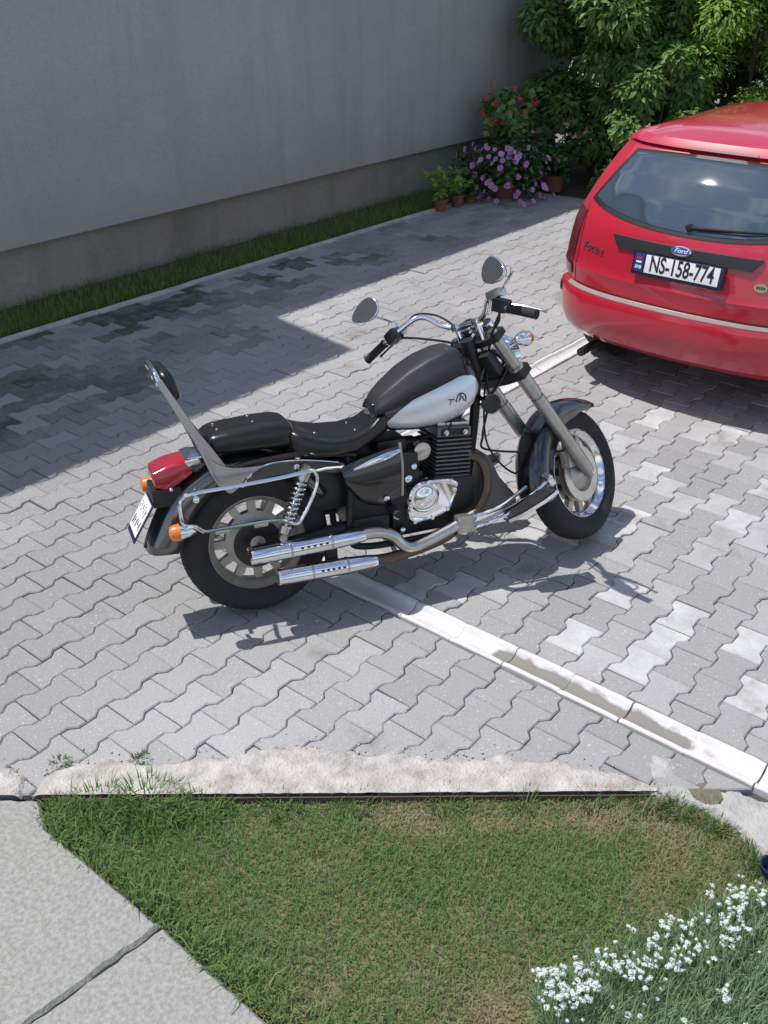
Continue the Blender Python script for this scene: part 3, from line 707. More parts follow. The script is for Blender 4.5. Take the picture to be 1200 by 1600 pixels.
MB().tube(stp, .011, 8).box((.725, .292, .049), (.075, .05, .006), .002).build('side_stand', 'dull_chrome', bike)

# tank: closed loft, silver side panels, leather cover
TX = [.545, .58, .64, .72, .80, .87, .93, .975, 1.005, 1.018]; TW = [.045, .072, .102, .126, .139, .143, .137, .118, .085, .045]
TT = [.775, .812, .860, .908, .945, .966, .968, .950, .915, .875]; TB = [.715, .690, .672, .662, .662, .668, .690, .722, .765, .80]
def tank_sec(x, off=0.0, n=40, ex=2.05):
    w = interp(x, TX, TW) + off; t = interp(x, TX, TT) + off; b = interp(x, TX, TB) - off; zc, hh = (t + b) / 2, (t - b) / 2; out = []
    for k in range(n):
        a = 2 * math.pi * k / n; c, s = math.cos(a), math.sin(a)
        out.append((x, w * math.copysign(abs(c) ** (2 / ex), c), zc + hh * math.copysign(abs(s) ** (2 / ex), s)))
    return out
xs = np.linspace(.545, 1.018, 30); tank = MB().loft([tank_sec(x) for x in xs]).build('tank', 'black_paint', bike)
def tank_y(x, z, off, ex=2.05):
    w = interp(x, TX, TW); t = interp(x, TX, TT); b = interp(x, TX, TB); q = min(.985, abs((z - (t + b) / 2) / ((t - b) / 2))); return (w + off) * (1 - q ** ex) ** (1 / ex)
PX = [.597, .61, .64, .70, .78, .86, .92, .96, .985, .998, 1.003]; PT = [.722, .742, .772, .815, .852, .880, .890, .882, .862, .835, .80]; PB = [.712, .702, .694, .688, .688, .697, .715, .735, .755, .775, .795]
for s in (-1, 1):
    rows = []
    for x in np.concatenate([np.linspace(.597, .96, 22), np.linspace(.965, 1.003, 10)]):
        zt, zb = interp(x, PX, PT), interp(x, PX, PB); rows.append([(x, s * tank_y(x, zb + (zt - zb) * k / 12, .0035), zb + (zt - zb) * k / 12) for k in range(13)])
    o = MB().sheet(rows, .004, (0, s, 0)).build('side_panel', 'silver_paint', tank, ang=50); o['label'] = 'silver teardrop side panel with small winged emblem'
    def onp(x, z): return (x, s * tank_y(x, z, .0048), z)
    em = MB().tube(smooth_path([onp(.878, .786), onp(.884, .812), onp(.900, .822), onp(.916, .812), onp(.922, .790)]), [.0025] + [.0045] * 31 + [.002], 5, sq=.3)
    em.tube([onp(.898, .818), onp(.897, .800), onp(.888, .785)], [.006, .005, .002], 5, sq=.3); em.tube([onp(.905, .808), onp(.912, .792), onp(.928, .782)], [.005, .004, .0015], 5, sq=.3)
    em.build('emblem', 'ink_brown', tank)
    em = MB().tube([onp(.838, .806), onp(.852, .802), onp(.868, .803)], [.001, .0035, .001], 5, sq=.3).tube([onp(.852, .803), onp(.854, .790), onp(.848, .778)], [.003, .0028, .001], 5, sq=.3).tube([onp(.866, .802), onp(.876, .79)], [.002, .001], 5, sq=.3)
    em.build('emblem', 'ink', tank)
rows = []
BX = [.556, .575, .62, .70, .78, .86, .915, .93, .936]; BT = [.800, .826, .862, .918, .956, .980, .986, .978, .960]; BW = [.050, .062, .073, .082, .086, .084, .078, .074, .070]; BS = [.080, .095, .112, .132, .143, .146, .138, .134, .128]; BL = [.762, .772, .790, .822, .852, .880, .898, .896, .893]
for x in np.linspace(.556, .936, 26):
    t, w, sw, lo = (interp(x, BX, q) for q in (BT, BW, BS, BL)); row = []
    for y, z in ((-sw, lo), (-(w * .45 + sw * .55), lo + (t - lo) * .52), (-w * 1.06, t - .014), (-w, t - .004), (-w * .93, t), (-w * .5, t + .002), (0, t + .003), (w * .5, t + .002), (w * .93, t), (w, t - .004), (w * 1.06, t - .014), (w * .45 + sw * .55, lo + (t - lo) * .52), (sw, lo)): row.append((x, y, z))
    rows.append(row)
capn = len(rows[0]); o = MB().sheet(rows).add(rows[0], [list(range(capn))]).build('tank_cover', 'bra_leather', bike, ang=30); mod = o.modifiers.new('thick', 'SOLIDIFY'); mod.thickness = .004; mod.offset = -1
for q in (0, -1): MB().tube([rows[q][j] for j in range(13)], .005, 6).build('piping', 'leather', o)

# seats
def seat(secs, name):
    S = []; X = [q[0] for q in secs]
    for x in np.linspace(X[0], X[-1], 34):
        w, t, b = (interp(x, X, [q[i] for q in secs]) for i in (1, 2, 3)); zc, hh = (t + b) / 2, (t - b) / 2; out = []
        for k in range(36):
            a = 2 * math.pi * k / 36; c, s = math.cos(a), math.sin(a); ex = 3.6
            out.append((x, w * math.copysign(abs(c) ** (2 / ex), c), zc + hh * math.copysign(abs(s) ** (2 / ex), s) - (.012 * (1 - abs(c)) if s > 0 and name == 'rider_seat' else 0)))
        S.append(out)
    return MB().loft(S).build(name, 'leather', bike, ang=60)
ps = seat([(-.140, .070, .760, .708), (-.128, .092, .780, .704), (-.105, .106, .792, .702), (-.05, .114, .799, .70), (.08, .118, .806, .695), (.16, .116, .804, .69), (.195, .108, .795, .685), (.212, .085, .775, .685)], 'pillion_seat')
rs_ = seat([(.178, .090, .760, .66), (.195, .118, .774, .650), (.225, .142, .766, .643), (.28, .156, .742, .635), (.36, .158, .720, .633), (.45, .142, .717, .635), (.52, .114, .735, .65), (.575, .092, .775, .67), (.60, .080, .792, .68), (.625, .055, .795, .69)], 'rider_seat')
for x, y in ((-.08, .035), (-.08, -.045), (.06, .04), (.06, -.05)): MB().ball((x, y, interp(x, [-.1, .08], [.794, .808])), (.006, .006, .004), 10, 6).build('seat_stud', 'chrome', ps)
for x, y, z in ((.47, -.055, .712), (.47, .055, .712), (.30, -.06, .726)): MB().ball((x, y, z), (.006, .006, .005), 10, 6).build('seat_stud', 'chrome', rs_)

# fender struts and sissy bar, both sides
for s in (-1, 1):
    y0 = s * .122
    top = smooth_path([(-.135, y0, .735), (-.10, y0, .685), (-.03, y0, .662), (.06, y0, .655), (.16, y0, .652), (.26, y0, .638), (.37, y0, .612), (.40, y0, .60)], 6)
    bot = smooth_path([(-.095, y0, .60), (-.07, y0, .575), (-.02, y0, .578), (.06, y0, .594), (.16, y0, .600), (.26, y0, .590), (.36, y0, .570), (.40, y0, .575)], 6)
    rows = [[b + (t - b) * k / 3 for k in range(4)] for t, b in zip(top, bot)]
    o = MB().sheet(rows, .012, (0, s, 0)).build('fender_strut', 'panel_grey', bike, ang=30)
    ed_ = [b + Vector((0, s * .004, 0)) for b in smooth_path([(-.02, y0, .52 + .055), (.02, y0, .625), (.08, y0, .650), (.16, y0, .652), (.26, y0, .638), (.37, y0, .612)], 6)]
    MB().tube(ed_, .0045, 6).build('chrome_trim', 'chrome', o)
    for x, z in ((.01, .618), (.20, .622), (.385, .588)): MB().lathe([(0, .012), (s * .008, .012), (s * .012, .007), (s * .012, 0)], (x, y0, z), seg=14).build('bolt', 'chrome', o)
    # upright of the sissy bar: flat bar with a flared foot
    ctr = [(-.075, .60, .034), (-.105, .66, .032), (-.138, .735, .024), (-.170, .80, .0165), (-.202, .865, .014), (-.240, .945, .0125), (-.268, 1.005, .0115), (-.280, 1.030, .011)]
    secs = []
    for x, z, h in ctr:
        secs.append([(x - h * .92, y0 - .005, z - h * .38), (x + h * .92, y0 - .005, z + h * .38), (x + h * .92, y0 + .005, z + h * .38), (x - h * .92, y0 + .005, z - h * .38)])
    up_ = MB().loft(secs).build('backrest_upright', 'bar_metal', bike, smooth=True, ang=25)
    gs = smooth_path([(-.150, 0, .750), (-.122, 0, .700), (-.07, 0, .668), (.0, 0, .655), (.09, 0, .652)], 5); ge = smooth_path([(.09, 0, .652), (.04, 0, .640), (-.01, 0, .610), (-.045, 0, .575), (-.075, 0, .565), (-.105, 0, .60)], 5)
    MB().prism([(v.x, v.z) for v in gs + ge[1:]], y0 + s * .0125, y0 + s * .0165, lambda a, b, h: (a, h, b)).build('gusset', 'bar_metal', up_, smooth=False)
MB().tube(smooth_path([(-.280, -.122, 1.028), (-.287, -.112, 1.048), (-.290, -.07, 1.062), (-.291, 0, 1.066), (-.290, .07, 1.062), (-.287, .112, 1.048), (-.280, .122, 1.028)], 6), .011, 10).build('backrest_hoop', 'chrome', bike)
MB().tube([(-.215, -.118, .905), (-.215, .118, .905)], .008, 8).build('crossbar', 'chrome', bike)
Rp = Matrix.Rotation(R(-24), 3, 'Y')
S = []
for k in range(9):
    t = -1 + 2 * k / 8; sc_ = max(.05, (1 - abs(t) ** 3)) ** .5; S.append([Vector((-.240, 0, .998)) + Rp @ Vector((t * .030, .125 * sc_ * math.copysign(abs(math.cos(a)) ** .7, math.cos(a)), .072 * sc_ * math.copysign(abs(math.sin(a)) ** .7, math.sin(a)))) for a in np.linspace(0, 2 * math.pi, 29)[:-1]])
pad = MB().loft(S).build('backrest_pad', 'leather', bike, ang=60)
for y in (-.06, .06): MB().ball(Vector((-.240, y, .998)) + Rp @ Vector((-.034, 0, .02)), .008, 10, 6).build('pad_bolt', 'chrome', pad)

# tail light, signals, number plate
S = []
for x, z0, z1, w in ((-.346, .628, .652, .062), (-.340, .606, .672, .078), (-.300, .592, .688, .080), (-.286, .588, .693, .080), (-.206, .635, .702, .082), (-.198, .640, .702, .082)):
    n = 20; S.append([(x, w * math.copysign(abs(math.cos(a)) ** .34, math.cos(a)), (z0 + z1) / 2 + (z1 - z0) / 2 * math.copysign(abs(math.sin(a)) ** .34, math.sin(a))) for a in np.linspace(0, 2 * math.pi, n + 1)[:-1]])
tl = MB().loft(S).build('tail_light', 'red_lens', bike, ang=40)
S2 = []
for x, z0, z1, w in ((-.218, .662, .707, .080), (-.19, .672, .710, .086), (-.145, .678, .708, .076)): S2.append([(x, w * math.copysign(abs(math.cos(a)) ** .34, math.cos(a)), (z0 + z1) / 2 + (z1 - z0) / 2 * math.copysign(abs(math.sin(a)) ** .34, math.sin(a))) for a in np.linspace(0, 2 * math.pi, 21)[:-1]])
MB().loft(S2).build('lamp_base', 'chrome', tl)
for y in (-.088, .088): MB().ball((-.285, y, .600), .009, 10, 6).build('lens_screw', 'chrome', tl)
MB().box((-.300, 0, .565), (.115, .15, .075), .012).build('tail_bracket', 'black_plastic', bike)
Rk = Matrix.Rotation(R(34), 3, 'Y')
pc = Vector((-.405, 0, .478))
pl = MB().box(pc, (.006, .178, .165), .002, Rk).build('number_plate', 'plate_frame', bike, smooth=False)
MB().box(pc + Rk @ Vector((-.004, 0, .008)), (.003, .164, .138), .001, Rk).build('plate_face', 'plate_white', pl, smooth=False)
gl = MB()
for row, zz in ((0, .038), (1, -.022)):
    for k in range(5):
        yy = -.058 + k * .029; h = .036
        if rnd.random() < .6: gl.box(pc + Rk @ Vector((-.0062, yy - .006, zz)), (.001, .004, h), 0, Rk)
        gl.box(pc + Rk @ Vector((-.0062, yy, zz + rnd.choice((-.5, 0, .5)) * h * .8)), (.001, .013, .0045), 0, Rk)
        gl.box(pc + Rk @ Vector((-.0062, yy + .006, zz + rnd.choice((0, .2, -.2)) * h)), (.001, .004, h * rnd.choice((.5, 1))), 0, Rk)
gl.build('plate_marks', 'ink', pl, smooth=False)
def signal(c, s, d, f, name='turn_signal', size=1.0, lens_back=True):
    """bullet signal: chrome shell with an amber lens facing d (-1 rear, +1 front)"""
    c = Vector(c); q = d
    sh = MB().lathe([(-.062 * q * size, .004 * size), (-.055 * q * size, .014 * size), (-.03 * q * size, .026 * size), (0, .033 * size), (.004 * q * size, .034 * size)], c, 'x', 24)
    o = sh.xf(f).build(name, 'chrome', bike)
    MB().lathe([(.004 * q * size, .033 * size), (.026 * q * size, .031 * size), (.040 * q * size, .024 * size), (.044 * q * size, .01 * size), (.0445 * q * size, 0)], c, 'x', 24).xf(f).build('lens', 'amber_lens', o)
    MB().tube([c + Vector((-.02 * q, 0, -.0)), c + Vector((-.012 * q, -s * .06, -.002))], .008, 8).xf(f).build('stalk', 'chrome', o)
    return o
idf = lambda v: v
signal((-.282, -.185, .462), -1, -1, idf); signal((-.330, .150, .555), 1, -1, idf)
MB().tube([(-.25, -.13, .462), (-.25, .11, .50)], .009, 8).build('signal_bar', 'black_plastic', bike)

# saddlebag rails, shocks
for s in (-1, 1):
    y = s * .205
    p = [(-.215, y, .462), (-.240, y, .468)]
    m = MB().tube(smooth_path([(-.276, y, .545), (-.275, y, .578), (-.262, y, .600), (-.225, y, .612), (-.05, y, .613), (.12, y, .617), (.235, y, .624), (.253, y, .612), (.258, y, .58), (.235, y, .52), (.180, y, .432), (.162, y, .420), (.140, y, .425), (.085, y, .447), (-.06, y, .452), (-.185, y, .453), (-.205, y, .460), (-.232, y, .482), (-.26, y * .97, .485), (-.276, y, .51)], 6), .0075, 8, closed=True)
    o = m.build('saddlebag_rail', 'chrome', bike)
    MB().tube([(.24, y, .620), (.30, s * .17, .612), (.385, s * .128, .59)], .008, 8).build('rail_stay', 'chrome', o)
    MB().tube([(-.215, y, .607), (-.208, s * .16, .585), (-.19, s * .095, .575)], .009, 8).ball((-.212, y * .98, .585), (.015, .014, .017), 12, 8).build('rail_stay', 'chrome', o)
    for x in (-.13, .02): MB().box((x, y, .441), (.055, .016, .014), .004).build('rail_pad', 'dull_chrome', o)
    a, b = Vector((.232, s * .150, .618)), Vector((.112, s * .150, .352))
    sh = MB().tube([a, b], .012, 12).tube([a + (b - a) * .02, a + (b - a) * .16], .027, 16).tube([a + (b - a) * .84, a + (b - a) * .94], .024, 16).build('shock', 'dull_chrome', bike)
    dv = (b - a).normalized(); e1 = dv.orthogonal().normalized(); e2 = dv.cross(e1); L_ = (b - a).length * .70
    MB().tube([a + (b - a) * .15 + dv * (L_ * k / 130) + (e1 * math.cos(k * 2 * math.pi / 13) + e2 * math.sin(k * 2 * math.pi / 13)) * .024 for k in range(131)], .0052, 7).build('spring', 'chrome', sh)
    for q in (a, b): MB().lathe([(-.018, .016), (.018, .016)], q, seg=14).build('shock_mount', 'dull_chrome', sh)

# engine
MB().box((.775, 0, .35), (.38, .24, .22), .03).box((.66, 0, .44), (.17, .20, .14), .03).build('crankcase', 'engine_black', bike)
cov = [(.645, .372), (.652, .325), (.678, .300), (.74, .306), (.80, .318), (.838, .345), (.862, .400), (.872, .445), (.845, .468), (.79, .474), (.745, .478), (.70, .462), (.665, .43)]
def cover(side):
    m = MB(); n = len(cov); cxm, czm = .76, .39; s = side
    rings = [(1.06, .115), (1.06, .138), (1.0, .150), (.93, .153), (.86, .150)]
    o_ = 0; V = []; Fs = []
    for k, y in rings: V += [(cxm + (x - cxm) * k, s * y, czm + (z - czm) * k) for x, z in cov]
    for i in range(len(rings) - 1):
        for j in range(n): j2 = (j + 1) % n; Fs.append([i * n + j, i * n + j2, (i + 1) * n + j2, (i + 1) * n + j])
    Fs.append([(len(rings) - 1) * n + j for j in range(n)]); m.add(V, Fs); return m
for s in (-1, 1):
    o = cover(s).build('clutch_cover' if s < 0 else 'generator_cover', 'chrome', bike, ang=24)
    m = MB().lathe([(s * .148, .068), (s * .154, .067), (s * .160, .060), (s * .158, .050), (s * .161, .034), (s * .168, .020), (s * .169, 0)], (.718, 0, .412), seg=36); m.build('cover_dome', 'chrome', o, ang=28)
    for (x, z) in [(.672, .31), (.75, .314), (.82, .34), (.855, .42), (.84, .458), (.70, .455), (.658, .38)]: MB().lathe([(s * .148, .008), (s * .158, .008), (s * .160, 0)], (x, 0, z), seg=8).build('cover_bolt', 'chrome', o)
ct = Vector((.862, 0, .41)); cu_ = Vector((.02, 0, .25)); tilt = Matrix.Rotation(R(5), 3, 'Y')
cyl = MB().box(ct + Vector((-.005, 0, .11)), (.105, .17, .20), .01, tilt).build('cylinder', 'engine_black', bike)
for k in range(11):
    MB().box(ct + tilt @ Vector((0, 0, .035 + k * .0175)), (.158, .215, .0062), .002, tilt).build('cooling_fin', 'fin_metal', cyl, smooth=False)
hd = MB().box(ct + tilt @ Vector((0, 0, .243)), (.150, .205, .042), .006, tilt).build('cylinder_head', 'fin_metal', bike)
MB().box(ct + tilt @ Vector((0, -.103, .243)), (.120, .01, .030), .003, tilt).build('head_cover', 'engine_black', hd)
MB().box(ct + tilt @ Vector((0, 0, .271)), (.140, .175, .018), .006, tilt).build('rocker_cover', 'dull_chrome', hd)
for x in (-.04, .045): MB().lathe([(-.108, .011), (-.114, .011), (-.115, 0)], ct + tilt @ Vector((x, 0, .243)), seg=12).build('head_bolt', 'chrome', hd)
MB().lathe([(-.06, .030), (-.098, .030), (-.104, .036), (-.112, .036), (-.116, .026), (-.118, 0)], (.735, 0, .595), seg=24).box((.735, 0, .565), (.07, .10, .07), .01).build('carburettor', 'dull_chrome', bike)
MB().tube([(.735, 0, .60), (.82, 0, .60)], .026, 12).tube(smooth_path([(.735, 0, .60), (.66, 0, .60), (.60, 0, .57)]), .032, 12).build('intake_boot', 'black_plastic', bike)
MB().box((.62, 0, .60), (.13, .15, .10), .02).build('air_box', 'black_plastic', bike)
for x, y, z, r in ((.66, -.125, .495, .016), (.60, -.135, .345, .017), (.62, -.135, .278, .013), (.685, -.128, .545, .012), (.56, -.128, .43, .014)): MB().lathe([(0, r), (-.012, r), (-.016, r * .6), (-.017, 0)], (x, y, z), seg=16).build('engine_bolt', 'chrome', bike)
MB().box((.50, 0, .46), (.20, .20, .30), .03).box((.50, 0, .30), (.16, .22, .10), .02).build('battery_box', 'black_plastic', bike)
MB().box((.335, 0, .50), (.16, .15, .22), .04).build('inner_fender', 'black_plastic', bike)
MB().box((.66, -.10, .53), (.10, .06, .14), .015).build('starter_motor', 'engine_black', bike)
# side covers
for s in (-1, 1):
    top = smooth_path([(.37, 0, .590), (.45, 0, .612), (.54, 0, .630), (.625, 0, .645)], 5); bot = smooth_path([(.40, 0, .50), (.46, 0, .425), (.54, 0, .400), (.618, 0, .415)], 5); rows = []
    for t, b in zip(top, bot):
        rows.append([Vector((t.x + (b.x - t.x) * k / 8, s * (.128 + .024 * math.sin(math.pi * min(1, k / 8 * .92 + .08)) ** .6), t.z + (b.z - t.z) * k / 8)) for k in range(9)])
    o = MB().sheet(rows, .01, (0, s, 0)).build('side_cover', 'black_paint', bike, ang=50)
    MB().tube([(.425, s * .148, .578), (.50, s * .154, .600), (.57, s * .154, .617), (.625, s * .146, .628)], [.004, .013, .015, .006], 8, sq=.5).build('highlight_strip', 'chrome', o)  # bright wedge modelled as the highlight along the cover's upper edge
    MB().tube([(.628, s * .135, .655), (.634, s * .138, .56), (.628, s * .138, .43)], .007, 8).build('cover_edge', 'fork_metal', o)
# exhaust
up = MB().tube(smooth_path([(.955, -.085, .535), (.995, -.10, .515), (1.015, -.115, .465), (1.012, -.13, .40), (.985, -.145, .345), (.93, -.165, .300), (.82, -.178, .258), (.70, -.185, .225), (.64, -.188, .215), (.60, -.188, .235), (.56, -.185, .280), (.50, -.182, .306), (.42, -.180, .309)], 7), .0215, 12).build('exhaust_pipe', 'brown_pipe', bike)
MB().tube(smooth_path([(.93, -.168, .300), (.82, -.180, .260), (.70, -.188, .226), (.64, -.191, .217), (.60, -.191, .237), (.56, -.188, .282), (.50, -.184, .308), (.42, -.181, .310)], 7), .0245, 14).build('heat_shield', 'dull_chrome', up)
lo = MB().tube(smooth_path([(.925, .06, .50), (.97, .05, .45), (.95, -.02, .26), (.85, -.12, .215), (.70, -.17, .198), (.55, -.192, .192), (.46, -.195, .196)], 7), .0215, 12).build('exhaust_pipe', 'brown_pipe', bike)
def muffler(x0, x1, y, z0, z1):
    n = 12; P = []; rs = []
    for k in range(n + 1):
        t = k / n; P.append((x0 + (x1 - x0) * t, y, z0 + (z1 - z0) * t)); rs.append(interp(t, [0, .1, .28, .3, .9, 1.0], [.024, .030, .034, .035, .035, .0325]))
    o = MB().tube(P, rs, 20, cap=False).build('muffler', 'chrome', bike)
    dx = (Vector(P[-1]) - Vector(P[0])).normalized(); e = Vector(P[-1])
    MB().tube([e, e - dx * .06], .027, 18).build('tail_pipe', 'engine_black', o)
    MB().tube([e + dx * -.003, e + dx * .006], [.0335, .0315], 20).build('tip_ring', 'chrome', o)
    sm = MB()
    for k in range(5):
        t = .36 + k * .055; c = Vector(P[0]).lerp(Vector(P[-1]), t); sm.box(c + Vector((0, -.0335, .010)), (.011, .005, .008), .001)
    sm.build('shield_slots', 'engine_black', o); m2 = MB()
    for t in (.30, .66): c = Vector(P[0]).lerp(Vector(P[-1]), t); m2.tube([c, c + dx * .010], .0365, 20)
    m2.build('clamp', 'dull_chrome', o)
muffler(.44, -.022, -.185, .309, .306); muffler(.48, .072, -.200, .194, .205)
MB().box((.30, -.165, .26), (.05, .03, .12), .006).build('exhaust_bracket', 'engine_black', bike)
# chin cover, horn
S = []
for y, k in ((-.055, .86), (-.05, 1), (.05, 1), (.055, .86)): S.append([(1.06 + (x - 1.06) * k, y, .36 + (z - .36) * k) for x, z in ((1.035, .52), (1.065, .50), (1.11, .40), (1.19, .30), (1.19, .255), (1.05, .235), (1.0, .25))])
MB().loft(S).build('chin_cover', 'panel_grey', bike, ang=30)
MB().lathe([(-.07, .022), (-.085, .040), (-.100, .042), (-.104, .038), (-.100, .030), (-.102, 0)], (1.055, 0, .745), seg=24).build('horn', 'black_plastic', bike)
MB().tube([(1.055, -.07, .745), (1.03, 0, .76)], .010, 8).build('horn_stay', 'engine_black', bike)
# forward foot boards, brake pedal, highway bars, rear pegs
Rf = Matrix.Rotation(R(-22), 3, 'Y')
for s in (-1, 1):
    c = Vector((1.150, s * .255, .335))
    out_ = [(-.125, -.022), (-.10, -.045), (.02, -.052), (.09, -.040), (.128, -.012), (.128, .030), (.05, .045), (-.06, .045), (-.12, .03)]
    o = MB().prism(out_, -.008, .008, lambda a, b, h: c + Rf @ Vector((a, -b * s * -1, h))).build('footboard', 'chrome', bike, smooth=False)
    MB().prism([(a * .90, b * .86) for a, b in out_], .008, .014, lambda a, b, h: c + Rf @ Vector((a, b * s, h))).build('rubber_pad', 'rubber', o, smooth=False)
    for k in range(5): MB().box(c + Rf @ Vector((-.002, s * (-.03 + k * .015), .0155)), (.19, .004, .004), .001, Rf).build('pad_rib', 'rubber', o, smooth=False)
    MB().tube(smooth_path([(.90, s * .15, .290), (.93, s * .215, .315), (1.02, s * .228, .338), (1.10, s * .22, .372), (1.16, s * .205, .395)], 6), .0085, 8).build('highway_bar', 'chrome', bike)
    MB().tube(smooth_path([(.90, s * .15, .255), (.93, s * .225, .272), (1.00, s * .245, .292), (1.08, s * .25, .312)], 6), .0085, 8).build('highway_bar', 'chrome', bike)
    MB().box((.885, s * .178, .275), (.085, .05, .075), .012).build('bar_mount', 'fork_metal', bike)
    MB().tube([(.585, s * .12, .375), (.585, s * .20, .372)], .015, 12).build('pillion_peg', 'rubber', bike)
MB().tube(smooth_path([(.93, -.19, .265), (1.05, -.195, .300), (1.18, -.205, .352), (1.245, -.215, .405)], 6), .007, 8).box((1.250, -.232, .422), (.026, .055, .045), .004, Matrix.Rotation(R(-30), 3, 'Y')).build('brake_pedal', 'chrome', bike)

# fork, clamps, headlight, bars (all steered)
def fork_pt(t, y): a = Vector((.985, y, .985 + .045)); b = FA + Vector((.0, y, 0)); return a + (b - a) * t
FT = Vector((1.062, 0, .985)); ft = lambda t, y: Vector((1.062, y, .985)).lerp(FA + Vector((0, y, 0)), t)
for s in (-1, 1):
    y = s * .095
    o = MB().tube([ft(-.03, y), ft(.44, y)], .0245, 16).tube([ft(.42, y), ft(.455, y)], .030, 16).xf(steer).build('fork_leg', 'fork_metal', bike)
    MB().tube([ft(.45, y), ft(.50, y), ft(.94, y), ft(1.02, y)], [.031, .030, .028, .024], 16).tube([FA + Vector((0, y - s * .02, 0)), FA + Vector((0, y + s * .012, 0))], .020, 14).xf(steer).build('fork_slider', 'fork_metal', o)
    MB().tube([FA + Vector((0, y + s * .012, 0)), FA + Vector((0, y + s * .024, 0))], .013, 6).xf(steer).build('axle_nut', 'chrome', o)
    MB().tube([ft(.20, y), ft(.40, y)], [.033, .031], 16).xf(steer).build('fork_cover', 'fork_metal', o)
MB().tube([FA + Vector((0, -.10, 0)), FA + Vector((0, .10, 0))], .010, 10).xf(steer).build('front_axle', 'dull_chrome', bike)
def plate_clamp(t, name, h):
    c = ft(t, 0); d = (FA - FT).normalized(); e = Vector((d.z, 0, -d.x)); m = MB()
    pl_ = [(-.045, -.05), (-.03, -.125), (.03, -.135), (.045, -.08), (.045, .08), (.03, .135), (-.03, .125), (-.045, .05)]
    m.prism(pl_, -h, h, lambda a, b, q: c + e * -a + Vector((0, b, 0)) + d * q); return m.xf(steer).build(name, 'engine_black', bike, ang=20)
plate_clamp(-.01, 'top_clamp', .014); plate_clamp(.24, 'lower_clamp', .020)
MB().box((1.06, 0, .885), (.05, .15, .11), .012, Matrix.Rotation(R(-33), 3, 'Y')).xf(steer).build('fork_shroud', 'black_plastic', bike)
for y in (-.095, .095, 0): MB().tube([ft(-.045, y), ft(-.022, y)], .017, 6).xf(steer).build('clamp_bolt', 'chrome', bike)
hc = Vector((1.205, 0, .905))
hl = MB().lathe([(-.10, .01), (-.095, .04), (-.06, .072), (0, .088), (.015, .090), (.02, .086)], hc, 'x', 32).xf(steer).build('headlight', 'chrome', bike)
MB().lathe([(.016, .084), (.028, .06), (.033, .03), (.034, 0)], hc, 'x', 32).xf(steer).build('lens', 'car_glass', hl)
MB().tube([(1.10, 0, .86), (1.19, 0, .875)], .016, 10).xf(steer).build('headlight_stay', 'engine_black', bike)
for s in (-1, 1): signal((1.215, s * .125, .955), s, 1, steer, size=1.0); MB().tube([(1.09, s * .09, .925), (1.205, s * .10, .953)], .008, 8).xf(steer).build('signal_stay', 'chrome', bike)
# gauges
for y, r, x, z in ((.035, .040, 1.065, 1.055), (-.045, .028, 1.09, 1.045)):
    Rg = Matrix.Rotation(R(-38), 3, 'Y')
    o = MB().lathe([(-.045, r * .55), (-.03, r * .9), (.008, r), (.012, r * .96), (.012, r * .86), (.006, r * .84)], (x, y, z), 'z', 28, rot=Rg).xf(steer).build('gauge', 'chrome', bike)
    MB().lathe([(.0062, r * .84), (.0064, 0)], (x, y, z), 'z', 28, rot=Rg).xf(steer).build('dial', 'black_plastic', o)
